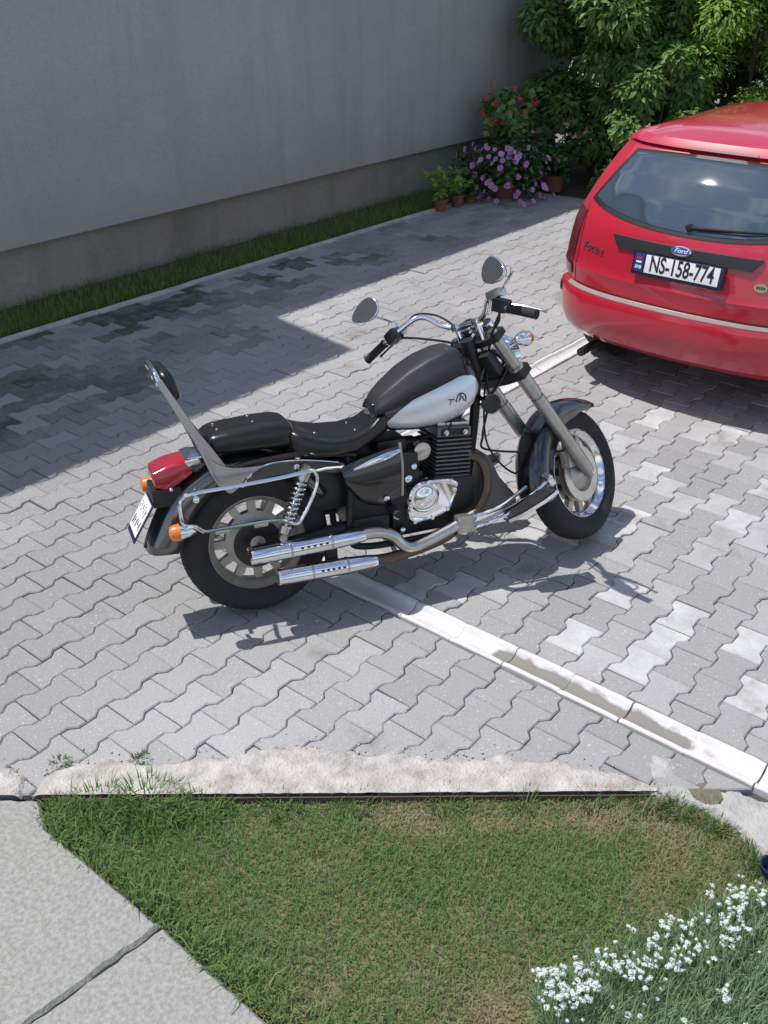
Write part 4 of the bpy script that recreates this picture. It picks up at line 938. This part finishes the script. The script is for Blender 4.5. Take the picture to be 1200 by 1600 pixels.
# handlebar, risers, grips, levers, mirrors
for s in (-1, 1): MB().tube([(1.035, s * .055, .985), (1.02, s * .055, 1.055)], .014, 12).box((1.018, s * .055, 1.06), (.04, .03, .035), .006).xf(steer).build('riser', 'chrome', bike)
barp = []
half = [(1.018, 0, 1.062), (1.018, .06, 1.062), (1.000, .12, 1.085), (.975, .165, 1.128), (.945, .195, 1.138), (.915, .235, 1.120), (.885, .29, 1.090), (.868, .34, 1.066), (.866, .430, 1.028)]
full = [(x, -y, z) for x, y, z in half[::-1]] + half[1:]
MB().tube(smooth_path(full, 7), .0125, 12).xf(steer).build('handlebar', 'chrome', bike)
g0, g1, g2 = Vector((.880, .300, 1.083)), Vector((.868, .335, 1.067)), Vector((.866, .452, 1.019))
mir = lambda v, s: Vector((v[0], v[1] * s, v[2]))
for s in (-1, 1):
    MB().tube([mir(g1, s), mir(g1.lerp(g2, .03), s), mir(g1.lerp(g2, .97), s), mir(g2, s)], [.020, .0178, .0178, .0195], 14).xf(steer).build('grip', 'rubber', bike)
    MB().box(mir((.885, .290, 1.088), s), (.052, .062, .052), .010, Matrix.Rotation(s * R(-24), 3, 'X')).xf(steer).build('switch_housing', 'black_plastic', bike)
    MB().tube(smooth_path([mir((.925, .262, 1.098), s), mir((.945, .30, 1.085), s), mir((.950, .36, 1.062), s), mir((.945, .445, 1.025), s)], 6), [.009] * 12 + [.0065] * 6 + [.010], 8, sq=.7).xf(steer).build('lever', 'dull_chrome' if s < 0 else 'black_plastic', bike)
    MB().box(mir((.91, .262, 1.100), s), (.03, .03, .03), .006).xf(steer).build('lever_perch', 'dull_chrome', bike)
    MB().tube(smooth_path([mir((.905, .275, 1.10), s), mir((.905, .285, 1.135), s), mir((.895, .325, 1.165), s), mir((.875, .375, 1.195), s), mir((.842, .385, 1.212), s), mir((.815, .365, 1.212), s)], 6), .0058, 8).xf(steer).build('mirror_stem', 'chrome', bike)
    mc = mir((.806, .346, 1.212), s); mn = Vector((-.90, -.20 * s, .28)).normalized(); mu = Vector((0, 0, 1)); mu = (mu - mn * mu.dot(mn)).normalized(); ms_ = mn.cross(mu)
    def egg(k, sc): a = 2 * math.pi * k / 30; return (.070 * sc * math.cos(a), .049 * sc * math.sin(a) * (1 + .28 * math.cos(a) * -s))
    tiltm = R(-20 * s)
    def mp3(u, v, h): u2, v2 = u * math.cos(tiltm) - v * math.sin(tiltm), u * math.sin(tiltm) + v * math.cos(tiltm); return mc + ms_ * u2 + mu * v2 + mn * h
    o = MB().loft([[mp3(*egg(k, sc), h) for k in range(30)] for sc, h in ((.25, -.034), (.6, -.029), (.88, -.016), (1.0, -.002), (1.0, .004), (.95, .006))]).xf(steer).build('mirror', 'chrome', bike, ang=60)
    MB().loft([[mp3(*egg(k, .94), h) for k in range(30)] for h in (.0045, .0068)]).xf(steer).build('mirror_glass', 'mirror_glass', o, ang=30)
MB().box((.905, -.262, 1.138), (.050, .066, .034), .006, Matrix.Rotation(R(-6), 3, 'X')).xf(steer).build('brake_reservoir', 'dull_chrome', bike)
MB().tube([(.895, -.284, 1.095), (.87, -.284, 1.098)], .011, 10).xf(steer).build('kill_switch', 'red_lens', bike)
# cables
cab = [([steer((.92, -.25, 1.09)), steer((.97, -.20, 1.04)), steer((1.03, -.10, .99)), (1.07, -.03, .86), (1.06, -.06, .74), (1.03, -.06, .60), (1.06, -.05, .53), steer((1.36, -.05, .45)), steer(FA + Vector((-.085, -.055, .13)))], .0052),
       ([steer((1.065, .035, 1.02)), (1.10, .03, .90), (1.06, -.02, .76), (1.05, -.05, .58), (1.13, -.02, .45), (1.24, 0, .37), steer(FA + Vector((-.03, .055, .01)))], .0045),
       ([steer((.92, .26, 1.09)), steer((1.02, .27, 1.16)), steer((1.10, .20, 1.13)), steer((1.12, .10, 1.02)), (1.05, .04, .90), (.98, .05, .74), (.85, .08, .55)], .0045),
       ([steer((.90, .27, 1.075)), steer((.96, .20, 1.05)), steer((1.06, .10, .99)), (1.05, .05, .88)], .005),
       ([steer((.90, -.27, 1.07)), steer((.97, -.17, 1.02)), steer((1.06, -.06, .95)), (1.02, -.05, .82), (.90, -.06, .67), (.76, -.05, .63)], .0045),
       ([steer((1.12, -.08, .93)), steer((1.13, -.07, .85)), (1.10, -.03, .78), (1.04, -.02, .72)], .007)]
for P, r in cab: MB().tube(smooth_path(P, 8), r, 7).build('cable', 'black_plastic', bike)
MB().tube(smooth_path([(.90, -.07, .70), (.86, -.10, .665), (.87, -.11, .70), (.92, -.08, .695)], 6), .004, 6).build('spark_lead', 'black_plastic', bike)
# ------------------------------------------------------------------ RED ESTATE CAR (local: x forward from the rear bumper, y left, z up)
car = empty('parked_car', (3.335, -.975, 0)); tag(car, 'red estate car parked with its tailgate and number plate towards the motorcycle', 'car')
CZ = [.275, .295, .34, .40, .46, .54, .585, .600, .604, .612, .66, .695, .715, .735, .80, .88, .95, 1.00, 1.05, 1.15, 1.25, 1.33, 1.375, 1.395, 1.40, 1.415, 1.442, 1.472, 1.497, 1.510]
CW = [.74, .79, .820, .835, .842, .845, .845, .842, .830, .826, .828, .830, .832, .830, .826, .820, .812, .804, .790, .752, .712, .677, .655, .642, .640, .628, .595, .50, .36, .15]
CR = [.20, .12, .055, .022, .004, .0, .004, .012, .040, .050, .052, .050, .047, .056, .066, .080, .096, .118, .146, .212, .296, .378, .432, .452, .430, .440, .462, .56, .78, 1.1]
CFx = [4.20, 4.30, 4.40, 4.42, 4.43, 4.43, 4.43, 4.43, 4.43, 4.43, 4.42, 4.40, 4.38, 4.36, 4.22, 3.92, 3.50, 3.22, 3.08, 2.90, 2.72, 2.56, 2.45, 2.38, 2.36, 2.30, 2.20, 2.14, 2.08, 2.04]
CC = [.16, .22, .27, .29, .30, .30, .30, .30, .29, .28, .27, .27, .27, .27, .27, .27, .27, .27, .26, .24, .22, .20, .19, .18, .17, .17, .17, .17, .15, .1]
def cw(z): return interp(z, CZ, CW)
def rear_x(y, z): q = min(1.0, abs(y) / cw(z)); return interp(z, CZ, CR) + interp(z, CZ, CC) * (.46 * q ** 2 + .54 * q ** 6)
def side_y(x, z): w = cw(z); return w - .03 * max(0, (x - 3.2) / 1.2) ** 2
def car_loop(z):
    w, xf, cc = cw(z), interp(z, CZ, CFx), interp(z, CZ, CC); pts = []
    for y in np.sin(np.linspace(-math.pi / 2, math.pi / 2, 33)) * w: pts.append((rear_x(y, z), y, z))
    xr, x1 = rear_x(w, z), xf - .35
    for t in np.linspace(0, 1, 12)[1:-1]: pts.append((xr + (x1 - xr) * t, w, z))
    for y in np.sin(np.linspace(math.pi / 2, -math.pi / 2, 19)) * w: pts.append((xf - .35 * (abs(y) / w) ** 3.0, y, z))
    for t in np.linspace(1, 0, 12)[1:-1]: pts.append((xr + (x1 - xr) * t, -w, z))
    return pts
zs = []
for a, b in zip(CZ[:-1], CZ[1:]):
    k = 2 if b - a > .045 else 1; zs += [a + (b - a) * i / k for i in range(k)]
zs.append(CZ[-1])
body = MB().loft([car_loop(z) for z in zs]).build('body', 'car_paint', car, ang=24)
WX = [(.83, -1), (.83, 1), (3.45, -1), (3.45, 1)]
for x, s in WX:
    c = MB().lathe([(s * .60, .345), (s * .95, .345)], (x, 0, .305), seg=40).build('cutter', 'car_black', car); 
    md = body.modifiers.new('arch', 'BOOLEAN'); md.object = c; md.operation = 'DIFFERENCE'; md.solver = 'EXACT'
bpy.context.view_layer.update(); dg = bpy.context.evaluated_depsgraph_get(); nm = bpy.data.meshes.new_from_object(body.evaluated_get(dg)); body.modifiers.clear(); body.data = nm; nm.name = 'body'
for o in [q for q in car.children if q.name.startswith('cutter')]: bpy.data.objects.remove(o)
nm.materials.clear(); nm.materials.append(MATS['car_paint']); nm.polygons.foreach_set('material_index', [0] * len(nm.polygons))
for x, s in WX:
    w = MB().lathe([(s * .63, .19), (s * .64, .285), (s * .67, .303), (s * .73, .305), (s * .79, .303), (s * .815, .285), (s * .82, .20)], (x, 0, .305), seg=40).build('wheel', 'rubber', car)
    MB().lathe([(s * .80, .203), (s * .815, .200), (s * .805, .16), (s * .79, .14), (s * .80, .05), (s * .805, 0)], (x, 0, .305), seg=40).build('rim', 'alloy', w)
    MB().lathe([(s * .60, .342), (s * .605, .0)], (x, 0, .305), seg=32).build('wheel_housing', 'car_black', car)
# panels lying on the rear surface
def rear_panel(name, m, fn, ns, nt_, off, parent=None, th=.006):
    rows = []
    for i in range(nt_ + 1):
        row = []
        for j in range(ns + 1):
            y, z = fn(-1 + 2 * j / ns, i / nt_); row.append((rear_x(y, z) - off, y, z))
        rows.append(row)
    return MB().sheet(rows, th, (-1, 0, 0)).build(name, m, parent or car, ang=40)
gz = lambda s: 1.005 + .075 * abs(s) ** 2.2
gt = lambda s: 1.378 - .018 * abs(s) ** 2
rw = rear_panel('rear_window', 'glass_border', lambda s, t: (s * (.705 + (.535 - .705) * t), gz(s) + (gt(s) - gz(s)) * t), 40, 14, .004)
rear_panel('pane', 'car_glass', lambda s, t: (s * (.670 + (.510 - .670) * t), gz(s) + .022 + (gt(s) - gz(s) - .036) * t), 40, 14, .0068, rw, th=.002)
# third brake light and spoiler lip
rear_panel('brake_light', 'bumper_strip', lambda s, t: (s * .20, 1.402 + .010 * t), 12, 2, .006)
rear_panel('tailgate_seam', 'car_black', lambda s, t: (s * .69, .617 + .006 * t), 40, 1, .0015, th=.004)
for sg in (-1, 1):
    rear_panel('tailgate_seam', 'car_black', lambda s, t: (sg * (.700 - .0035 + .0035 * s + (0 if t < .8 else (t - .8) * .10)), .617 + (1.06 - .617) * t), 1, 24, .0015, th=.004)
    rows = []
    for i in range(17):
        z = .645 + (1.02 - .645) * i / 16; row = []
        for j in range(9):
            q = .885 + .115 * j / 8 if j < 8 else 1.0; y = q * cw(z); row.append((rear_x(sg * y, z) - .008, sg * (y + .006), z))
        for x in (.05, .10, .145 - .03 * (i / 16)): row.append((rear_x(cw(z), z) + x, sg * (side_y(0, z) + .008), z))
        rows.append(row)
    o = MB().sheet(rows, .006, (-.6, sg * .8, 0)).build('tail_lamp', 'tail_lamp', car, ang=40)
    rows = []
    for i in range(5):
        z = .515 + .055 * i / 4; row = []
        for j in range(7): q = .97 + .03 * j / 6; y = q * cw(z); row.append((rear_x(sg * y, z) - .005, sg * (y + .006), z))
        row += [(rear_x(cw(z), z) + x, sg * (cw(z) + .007), z) for x in (.06, .2, .36)]; rows.append(row)
    MB().sheet(rows, .006, (0, sg, 0)).build('bumper_trim', 'car_black', car)
# bumper top: scuffed grey strip on the ledge
rows = []
for y in np.linspace(-.74, .74, 41): rows.append([(rear_x(y, .598) - .002, y, .601), (rear_x(y, .598) + .020, y, .6065), (rear_x(y, .612) - .006, y, .612)])
MB().sheet(rows, .004, (0, 0, 1)).build('bumper_strip', 'bumper_strip', car)
# recessed number plate with handle bar above
PY, PZ = .0, .835
def rc_frame(y, z, off, tiltz=0):
    """frame on the tailgate: local X -> -Y (to the right seen from behind), Y -> up along the panel, Z -> outwards"""
    x0 = rear_x(y, z); dzx = (rear_x(y, z + .03) - rear_x(y, z - .03)) / .06; up_ = Vector((dzx, 0, 1)).normalized(); dyx = (rear_x(y + .03, z) - rear_x(y - .03, z)) / .06; rt = Vector((-dyx, -1, 0)).normalized(); nn = rt.cross(up_).normalized(); up_ = nn.cross(rt)
    M4 = Matrix((rt, up_, nn)).transposed().to_4x4(); M4.translation = Vector((x0, y, z)) + nn * off; return M4
rear_panel('handle_trim', 'car_black', lambda s, t: (s * (.395 + .045 * t) , .902 + .052 * t - .012 * abs(s) ** 2 * (1 - t)), 30, 4, .016, th=.02)
Mp = rc_frame(PY, PZ, .012) @ Matrix.Diagonal((.95, .95, 1, 1)); pl = MB().box((0, 0, 0), (.560, .132, .012), .012).xf(lambda v: Mp @ v).build('number_plate', 'plate_frame', car)
MB().box((.028, .004, .008), (.455, .104, .003), .003).xf(lambda v: Mp @ v).build('plate_face', 'plate_white', pl)
MB().box((-.240, .004, .008), (.062, .104, .003), .003).xf(lambda v: Mp @ v).build('plate_band', 'plate_blue', pl)
for k, mm in enumerate(('print_red', 'plate_blue', 'white_print')): MB().box((-.240, .030 - k * .011, .0102), (.034, .0105, .001), 0).xf(lambda v: Mp @ v).build('flag_stripe', mm, pl, smooth=False)
text_mesh('SRB', .026, 'white_print', 'plate_text', pl, Mp @ Matrix.Translation((-.240, -.022, .0102)), 1.0, .0004)
text_mesh('NS-158-774', .128, 'ink', 'plate_text', pl, Mp @ Matrix.Translation((.028, .004, .0102)), .635, .0024)
Mo = rc_frame(0, .934, .017); ov = MB().loft([[Mo @ Vector((a_ * math.cos(k * math.pi / 16), b_ * math.sin(k * math.pi / 16), h)) for k in range(32)] for a_, b_, h in ((.060, .026, -.004), (.060, .026, .004), (.056, .022, .006))]).build('emblem', 'chrome', car, ang=30)
MB().loft([[Mo @ Vector((a_ * math.cos(k * math.pi / 16), b_ * math.sin(k * math.pi / 16), h)) for k in range(32)] for a_, b_, h in ((.052, .0195, .004), (.052, .0195, .0068))]).build('emblem_field', 'oval_blue', ov, ang=30)
text_mesh('Ford', .034, 'white_print', 'emblem_text', ov, Mo @ Matrix.Translation((0, .001, .0072)), 1.15, 0, shear=.3)
text_mesh('Focus', .072, 'panel_grey', 'badge', car, rc_frame(.575, .845, .004), 1.05, 0.0, .001, shear=.2)
Ms = rc_frame(-.455, .815, .003); stk = MB().prism([(.036 * math.cos(k * math.pi / 10), .024 * math.sin(k * math.pi / 10)) for k in range(20)], 0, .002, lambda a, b, h: Ms @ Vector((a, b, h))).build('sticker', 'sticker', car, smooth=False)
for k in range(4): MB().box((-.018 + k * .012, 0, .0024), (.008, .012 if k % 2 else .015, .0006), 0).xf(lambda v: Ms @ v).build('sticker_mark', 'ink', stk, smooth=False)
# wiper, exhaust, tow trim, reflector screws
wp = [(rear_x(y, z) - o_, y, z) for y, z, o_ in ((-.0, 1.058, .022), (-.08, 1.062, .022), (-.25, 1.072, .018), (-.42, 1.082, .016))]
w = MB().tube(wp, [.010, .008, .005, .004], 8).lathe([(-.022, .012), (-.02, .018), (.01, .018)], (rear_x(0, 1.058) - .010, 0, 1.058), 'x', 14).build('wiper', 'car_black', car)
MB().tube([(rear_x(y, z) - .013, y, z) for y, z in ((-.05, 1.048), (-.3, 1.058), (-.50, 1.078))], .004, 6).build('wiper_blade', 'rubber', w)
MB().tube([(.70, .56, .24), (.30, .56, .215), (.115, .565, .205)], .026, 14).build('exhaust_pipe', 'engine_black', car)
# sides: windows, seams, handles, mirrors
for s in (-1, 1):
    def side_panel(name, m, x0a, x1a, z0, x0b, x1b, z1, off=.004, n=8):
        rows = []
        for i in range(n + 1):
            t = i / n; z = z0 + (z1 - z0) * t; a, b = x0a + (x0b - x0a) * t, x1a + (x1b - x1a) * t; rows.append([(a + (b - a) * j / 8, s * (cw(z) + off), z) for j in range(9)])
        return MB().sheet(rows, .004, (0, s, 0)).build(name, m, car, ang=40)
    side_panel('side_window', 'car_glass', .56, 1.20, 1.02, .74, 1.24, 1.34)
    side_panel('side_window', 'car_glass', 1.27, 2.08, 1.01, 1.30, 2.05, 1.35)
    side_panel('side_window', 'car_glass', 2.16, 2.96, 1.01, 2.13, 2.50, 1.35)
    for x in (1.23, 2.12, 3.02): side_panel('door_seam', 'car_black', x, x + .007, .30, x, x + .007, 1.0, .0015)
    for x in (1.36, 2.24): MB().box((x + .05, s * (cw(.92) + .012), .92), (.16, .022, .03), .008).build('door_handle', 'car_paint', car)
    side_panel('rub_strip', 'car_black', 1.25, 3.0, .52, 1.25, 3.0, .575, .010)
    o = MB().ball((2.86, s * .90, 1.05), (.07, .11, .075), 16, 10).build('door_mirror', 'car_paint', car)
    MB().box((4.27, s * .60, .66), (.14, .26, .13), .05).build('headlamp', 'chrome', car)
ws = []
for i in range(9):
    z = 1.0 + .36 * i / 8; w_ = (cw(z) - .10) * .98; ws.append([(interp(z, CZ, CFx) - .35 * (abs(y) / cw(z)) ** 3 + .004, y, z + .002) for y in np.linspace(-w_, w_, 13)])
MB().sheet(ws, .003, (1, 0, .5)).build('windscreen', 'car_glass', car)

# ------------------------------------------------------------------ PLANTS
def unit(a): return a / (np.linalg.norm(a, axis=1)[:, None] + 1e-9)
def shrub(name, label, c, rad, h, n, leaf, m, cat='shrub', seed=1, nl=70, asp=.42, z0=.15, lobes=26, group=None, stems=6, droop=.35):
    """stems and limbs, a crown of many leaf faces in uneven clumps, and the biggest camera-side leaves as own pieces"""
    g = np.random.default_rng(seed); root = empty(name, c); tag(root, label, cat, group)
    C0 = np.array(c); tr = MB(); cl = []
    for k in range(lobes):
        t = g.uniform(0, 1) ** .8; z = z0 + (h - z0) * t; prof = math.sin(math.pi * min(1, .18 + .82 * (t * .92))) ** .7; a = g.uniform(0, 2 * math.pi); q = rad * prof * g.uniform(.45, 1.0)
        cl.append((q * math.cos(a), q * math.sin(a), z, rad * g.uniform(.22, .42)))
    for k in range(stems):
        e = cl[g.integers(len(cl))]; b = (g.uniform(-.12, .12) * rad, g.uniform(-.12, .12) * rad, -.08); tr.tube(smooth_path([b, (e[0] * .35, e[1] * .35, e[2] * .45), (e[0] * .8, e[1] * .8, e[2])], 5), [.028 * (1 - .75 * i / 10) * max(.5, h / 3) for i in range(11)], 7)
    tr.build('trunk', 'bark', root)
    W = np.array([q[3] ** 2 for q in cl]); W /= W.sum(); idx = g.choice(len(cl), n, p=W); Cc = np.array(cl)[idx]
    dv = unit(g.normal(size=(n, 3))); rr_ = Cc[:, 3] * (g.uniform(.25, 1, n) ** .5) * g.uniform(.75, 1.15, n); P = Cc[:, :3] + dv * rr_[:, None] * np.array([1, 1, .85]); P[:, 2] = np.maximum(P[:, 2], .03)
    N_ = unit(dv * .6 + np.array([0, 0, .7]) + g.normal(0, .45, (n, 3))); D_ = unit(dv + np.array([0, 0, -droop]) + g.normal(0, .4, (n, 3)))
    sz = leaf * g.uniform(.55, 1.25, n); tn = np.clip(g.normal(.35, .28, n) + .25 * (hnoise(P[:, 0] * 4, P[:, 2] * 4 + P[:, 1] * 3, seed) - .5), 0, 1)
    V, Fc, T = leafset(P, N_, sz, tn, asp, .3, D_)
    cr_ = arr_mesh('crown', V, Fc, m, root, tone=T); cr_['kind'] = 'stuff'
    if nl:
        toc = np.array(CAM) - C0; toc[2] *= .6; toc /= np.linalg.norm(toc); sc_ = (P @ toc) + .0 * sz; od = np.argsort(-sc_)[:nl * 3]; od = od[g.permutation(len(od))[:nl]]; shapes = []
        for q in range(4):
            V, Fc, T = leafset(np.zeros((1, 3)), np.array([[0, 0, 1.0]]), np.array([1.0]), np.array([.3 + .2 * q]), asp, .3, np.array([[1.0, 0, 0]]))
            me = bpy.data.meshes.new('leaf'); me.from_pydata([tuple(v) for v in V], [], [list(map(int, f)) for f in Fc]); a = me.attributes.new('tone', 'FLOAT', 'POINT'); a.data.foreach_set('value', T.astype(np.float32)); me.materials.append(MATS[m]); shapes.append(me)
        for i in od:
            nv = Vector(N_[i]); dvv = Vector(D_[i]); dvv = (dvv - nv * dvv.dot(nv)).normalized(); o = bpy.data.objects.new('leaf', shapes[int(g.integers(4))]); link(o, root); M4 = Matrix((dvv, nv.cross(dvv), nv)).transposed().to_4x4() @ Matrix.Scale(float(sz[i]) * 1.2, 4); M4.translation = Vector(P[i] + toc * .03); o.matrix_local = M4
    return root
shrub('broadleaf_shrub', 'tall broadleaf shrub with pale pointed leaves beside the grey house wall', (9.0, 2.55, 0), .82, 3.1, 36000, .10, 'shrub_leaf', seed=3, nl=90, lobes=38, z0=.35)
shrub('broadleaf_shrub', 'lower broadleaf shrub with drooping leaves at the end of the paving', (8.62, 1.75, 0), .62, 1.35, 18000, .095, 'shrub_leaf', seed=5, nl=60, lobes=24, z0=.1)
shrub('evergreen_shrub', 'dark dense evergreen rising behind the red car', (9.75, 1.85, 0), .80, 3.6, 30000, .075, 'dark_leaf', seed=8, nl=40, lobes=46, z0=.05, asp=.35)
shrub('light_shrub', 'bright yellowish green shrub behind the roof of the red car', (9.5, 1.05, 0), .90, 3.0, 34000, .065, 'yellow_leaf', seed=9, nl=40, lobes=48, z0=.05, asp=.4)
shrub('light_shrub', 'second yellowish green shrub farther along behind the red car', (9.9, -.6, 0), 1.0, 3.0, 14000, .085, 'yellow_leaf', seed=14, nl=0, lobes=34, z0=.2, asp=.4)
for k, (x, y) in enumerate(((12.5, 2.6), (12.8, .8), (12.6, -1.2), (12.4, -3.2), (11.6, 3.6))):
    shrub('hedge_shrub', 'large dark hedge shrub in the row behind the yard', (x, y, 0), 1.25, 3.9, 9000, .14, 'dark_leaf', seed=20 + k, nl=0, lobes=34, z0=.1, group='hedge shrubs behind the yard')

def flower_mesh(name, r, m, petals=5, cup=.3, seed=0):
    V = [(0, 0, -r * cup)]; F_ = []; n = petals * 4
    for k in range(n):
        a = 2 * math.pi * k / n; q = r * (.80 + .20 * abs(math.cos(petals * a / 2))); V.append((q * math.cos(a), q * math.sin(a), r * .08 * math.sin(petals * a)))
    for k in range(n): F_.append([0, 1 + k, 1 + (k + 1) % n])
    me = bpy.data.meshes.new(name); me.from_pydata(V, [], F_); a = me.attributes.new('tone', 'FLOAT', 'POINT'); a.data.foreach_set('value', [0.0] + [.8] * n); me.materials.append(MATS[m]); return me
def head_mesh(name, r, m, n=16, seed=0):
    g = np.random.default_rng(seed); P = unit(g.normal(size=(n, 3)) + np.array([0, 0, .5])); V, F_ = [], []; T = []
    for p in P:
        b = Vector(p); e1 = b.orthogonal().normalized(); e2 = b.cross(e1); o_ = len(V); c = b * r * g.uniform(.7, 1); q = r * .30; V.append(tuple(c))
        for k in range(8): a = k * math.pi / 4; qq = q * (1 if k % 2 == 0 else .55); V.append(tuple(c + (e1 * math.cos(a) + e2 * math.sin(a)) * qq + b * .15 * qq))
        F_ += [[o_, o_ + 1 + k, o_ + 1 + (k + 1) % 8] for k in range(8)]; T += [float(g.uniform(0, 1))] * 9
    me = bpy.data.meshes.new(name); me.from_pydata(V, [], F_); a = me.attributes.new('tone', 'FLOAT', 'POINT'); a.data.foreach_set('value', T); me.materials.append(MATS[m]); return me
def pot_plant(label, c, r, h, crown_r, crown_h, n, leaf, m, seed, flowers=None, asp=.6, group=None, spread=(1, 1), pot_m='terracotta', name='potted_plant', lobes=12):
    root = empty(name, c); tag(root, label, 'potted plant', group); g = np.random.default_rng(seed)
    o = MB().lathe([(0, .0), (0, r * .72), (h * .78, r * .95), (h * .78, r * 1.08), (h, r * 1.1), (h, r * .95), (h * .85, r * .93), (h * .83, 0)], (0, 0, 0), 'z', 28).build('pot', pot_m, root, ang=30)
    MB().lathe([(h * .86, r * .94), (h * .87, 0)], (0, 0, 0), 'z', 20).build('soil', 'soil', o)
    cl = [(g.uniform(-1, 1) * crown_r * spread[0], g.uniform(-1, 1) * crown_r * spread[1], h + g.uniform(.0, 1) * crown_h) for _ in range(lobes)]
    st_ = MB()
    for q in cl[:9]: st_.tube([(q[0] * .1, q[1] * .1, h * .8), (q[0] * .5, q[1] * .5, h + (q[2] - h) * .5), q], [.006, .005, .003], 6)
    st_.build('stems', 'weed', root)['kind'] = 'stuff'; idx = g.integers(0, len(cl), n); dv = unit(g.normal(size=(n, 3))); P = np.array(cl)[idx] + dv * (crown_r * .42 * g.uniform(.3, 1, n))[:, None]; P[:, 2] = np.maximum(P[:, 2], h * .5)
    N_ = unit(dv * .5 + np.array([0, 0, .8]) + g.normal(0, .4, (n, 3))); V, Fc, T = leafset(P, N_, leaf * g.uniform(.6, 1.2, n), g.uniform(0, 1, n), asp)
    f = arr_mesh('foliage', V, Fc, m, root, tone=T); f['kind'] = 'stuff'
    if flowers:
        fm, kind, cnt, rad, zr = flowers; me = [flower_mesh('flower', 1, fm) if kind == 'open' else head_mesh('flower', 1, fm, seed=q) for q in range(3)]
        to = Vector(CAM) - Vector(c); az0 = math.atan2(to.y, to.x)
        for k in range(cnt):
            a = az0 + g.uniform(-1.5, 1.5); q = g.uniform(.55, 1.15); zz = h + crown_h * g.uniform(*zr)
            p = Vector((crown_r * 1.2 * spread[0] * q * math.cos(a), crown_r * 1.2 * spread[1] * q * math.sin(a), zz)); o = bpy.data.objects.new('flower', me[k % 3]); link(o, root)
            nv = (Vector((math.cos(a), math.sin(a), .5)) + Vector(g.normal(0, .25, 3))).normalized(); o.matrix_local = Matrix.Translation(p) @ nv.to_track_quat('Z', 'Y').to_matrix().to_4x4() @ Matrix.Scale(rad * g.uniform(.8, 1.2), 4)
    return root
pot_plant('small terracotta pot with sparse yellowish plant on the kerb, farthest from the flowers', (6.52, 2.94, 0), .068, .12, .11, .26, 240, .075, 'yellow_leaf', 31)
pot_plant('small terracotta pot with leafy green plant, middle one of three on the paving', (6.78, 2.93, 0), .068, .12, .11, .22, 240, .075, 'shrub_leaf', 32)
pot_plant('small terracotta pot with dark low plant, next to the purple flowers', (7.0, 2.92, 0), .068, .12, .12, .18, 240, .07, 'dark_leaf', 33)
pot_plant('wide bush of purple pink petunias spilling over its pot by the shrub', (7.46, 2.80, 0), .14, .14, .40, .40, 3000, .060, 'dark_leaf', 34, ('petunia', 'open', 85, .032, (-.35, 1.05)), spread=(1.0, 1.0), lobes=26)
pot_plant('tall geranium with red flower heads against the grey house wall', (7.95, 3.12, 0), .15, .20, .26, .78, 1300, .085, 'shrub_leaf', 35, ('geranium_red', 'head', 12, .048, (.55, 1.12)), asp=.9, lobes=18)
pot_plant('geranium with a few pale pink flower heads between the petunias and the shrub', (8.05, 2.55, 0), .13, .18, .22, .55, 800, .08, 'dark_leaf', 36, ('pink_flower', 'head', 4, .045, (.5, 1.1)), asp=.9, lobes=14)

# white alyssum clump at the lawn corner
al = empty('alyssum_plant', (.22, -2.86, -.03)); tag(al, 'bushy clump of small white alyssum flowers at the corner of the lawn', 'flowers')
g = np.random.default_rng(77)
AP = [(-.28, -2.70), (-.16, -2.64), (-.02, -2.62), (.10, -2.66), (.22, -2.69), (.33, -2.74), (.40, -2.82)]
def alx(n):
    u = g.uniform(0, 1, n); v = g.uniform(0, 1, n)
    back = np.array([np.interp(u, np.linspace(0, 1, 6), q) for q in ((-.30, -.20, -.04, .14, .30, .46), (-2.44, -2.46, -2.54, -2.63, -2.70, -2.82))]); frt = np.array([np.interp(u, np.linspace(0, 1, 6), q) for q in ((-.55, -.45, -.32, -.2, -.05, .1), (-2.75, -2.85, -2.95, -3.05, -3.15, -3.25))])
    p = back * (1 - v) + frt * v; return p[0], p[1], v
n = 16000; X, Y, v = alx(n); H = g.uniform(.05, .12, n) * (.6 + .7 * np.clip(v * 3, 0, 1)); P = np.stack([X - .22, Y + 2.86, np.zeros(n)], -1)
rng = np.random.default_rng(5); blades('foliage', P, H, g.uniform(.003, .0065, n), np.abs(g.normal(.45, .3, n)), g.uniform(0, 1, n), 'alyssum_leaf', al)
hm = [head_mesh('flower_head', 1, 'alyssum', n=34, seed=90 + q) for q in range(4)]; X, Y, v = alx(330); k = 0; stm = MB()
for x, y, vv in zip(X, Y, v):
    if vv > .34 and g.uniform() < .74: continue
    z = .08 + .075 * min(1, vv * 3) + g.uniform(0, .03)
    for q in range(int(g.integers(1, 6))):
        o = bpy.data.objects.new('flower_head', hm[int(g.integers(4))]); link(o, al); o.location = (x - .22 + g.normal(0, .014), y + 2.86 + g.normal(0, .014), z + g.normal(0, .010)); o.rotation_euler = (g.normal(0, .3), g.normal(0, .3), g.uniform(0, 6)); s_ = g.uniform(.0045, .0100); o.scale = (s_, s_, s_ * .6)
    stm.tube([(x - .22, y + 2.86, 0), (x - .22, y + 2.86, z)], .0012, 4)
stm.build('stems', 'weed', al)['kind'] = 'stuff'

# small blue plastic pot at the edge of the lawn
pp = MB().lathe([(0, 0), (0, .030), (.055, .038), (.055, .042), (.066, .043), (.066, .038), (.010, .029), (.009, 0)], (0, 0, 0), 'z', 24).build('plastic_pot', 'blue_plastic')
pp.location = (0.502, -2.783, -.03); tag(pp, 'small dark blue plastic pot on the lawn corner by the white flowers', 'pot')
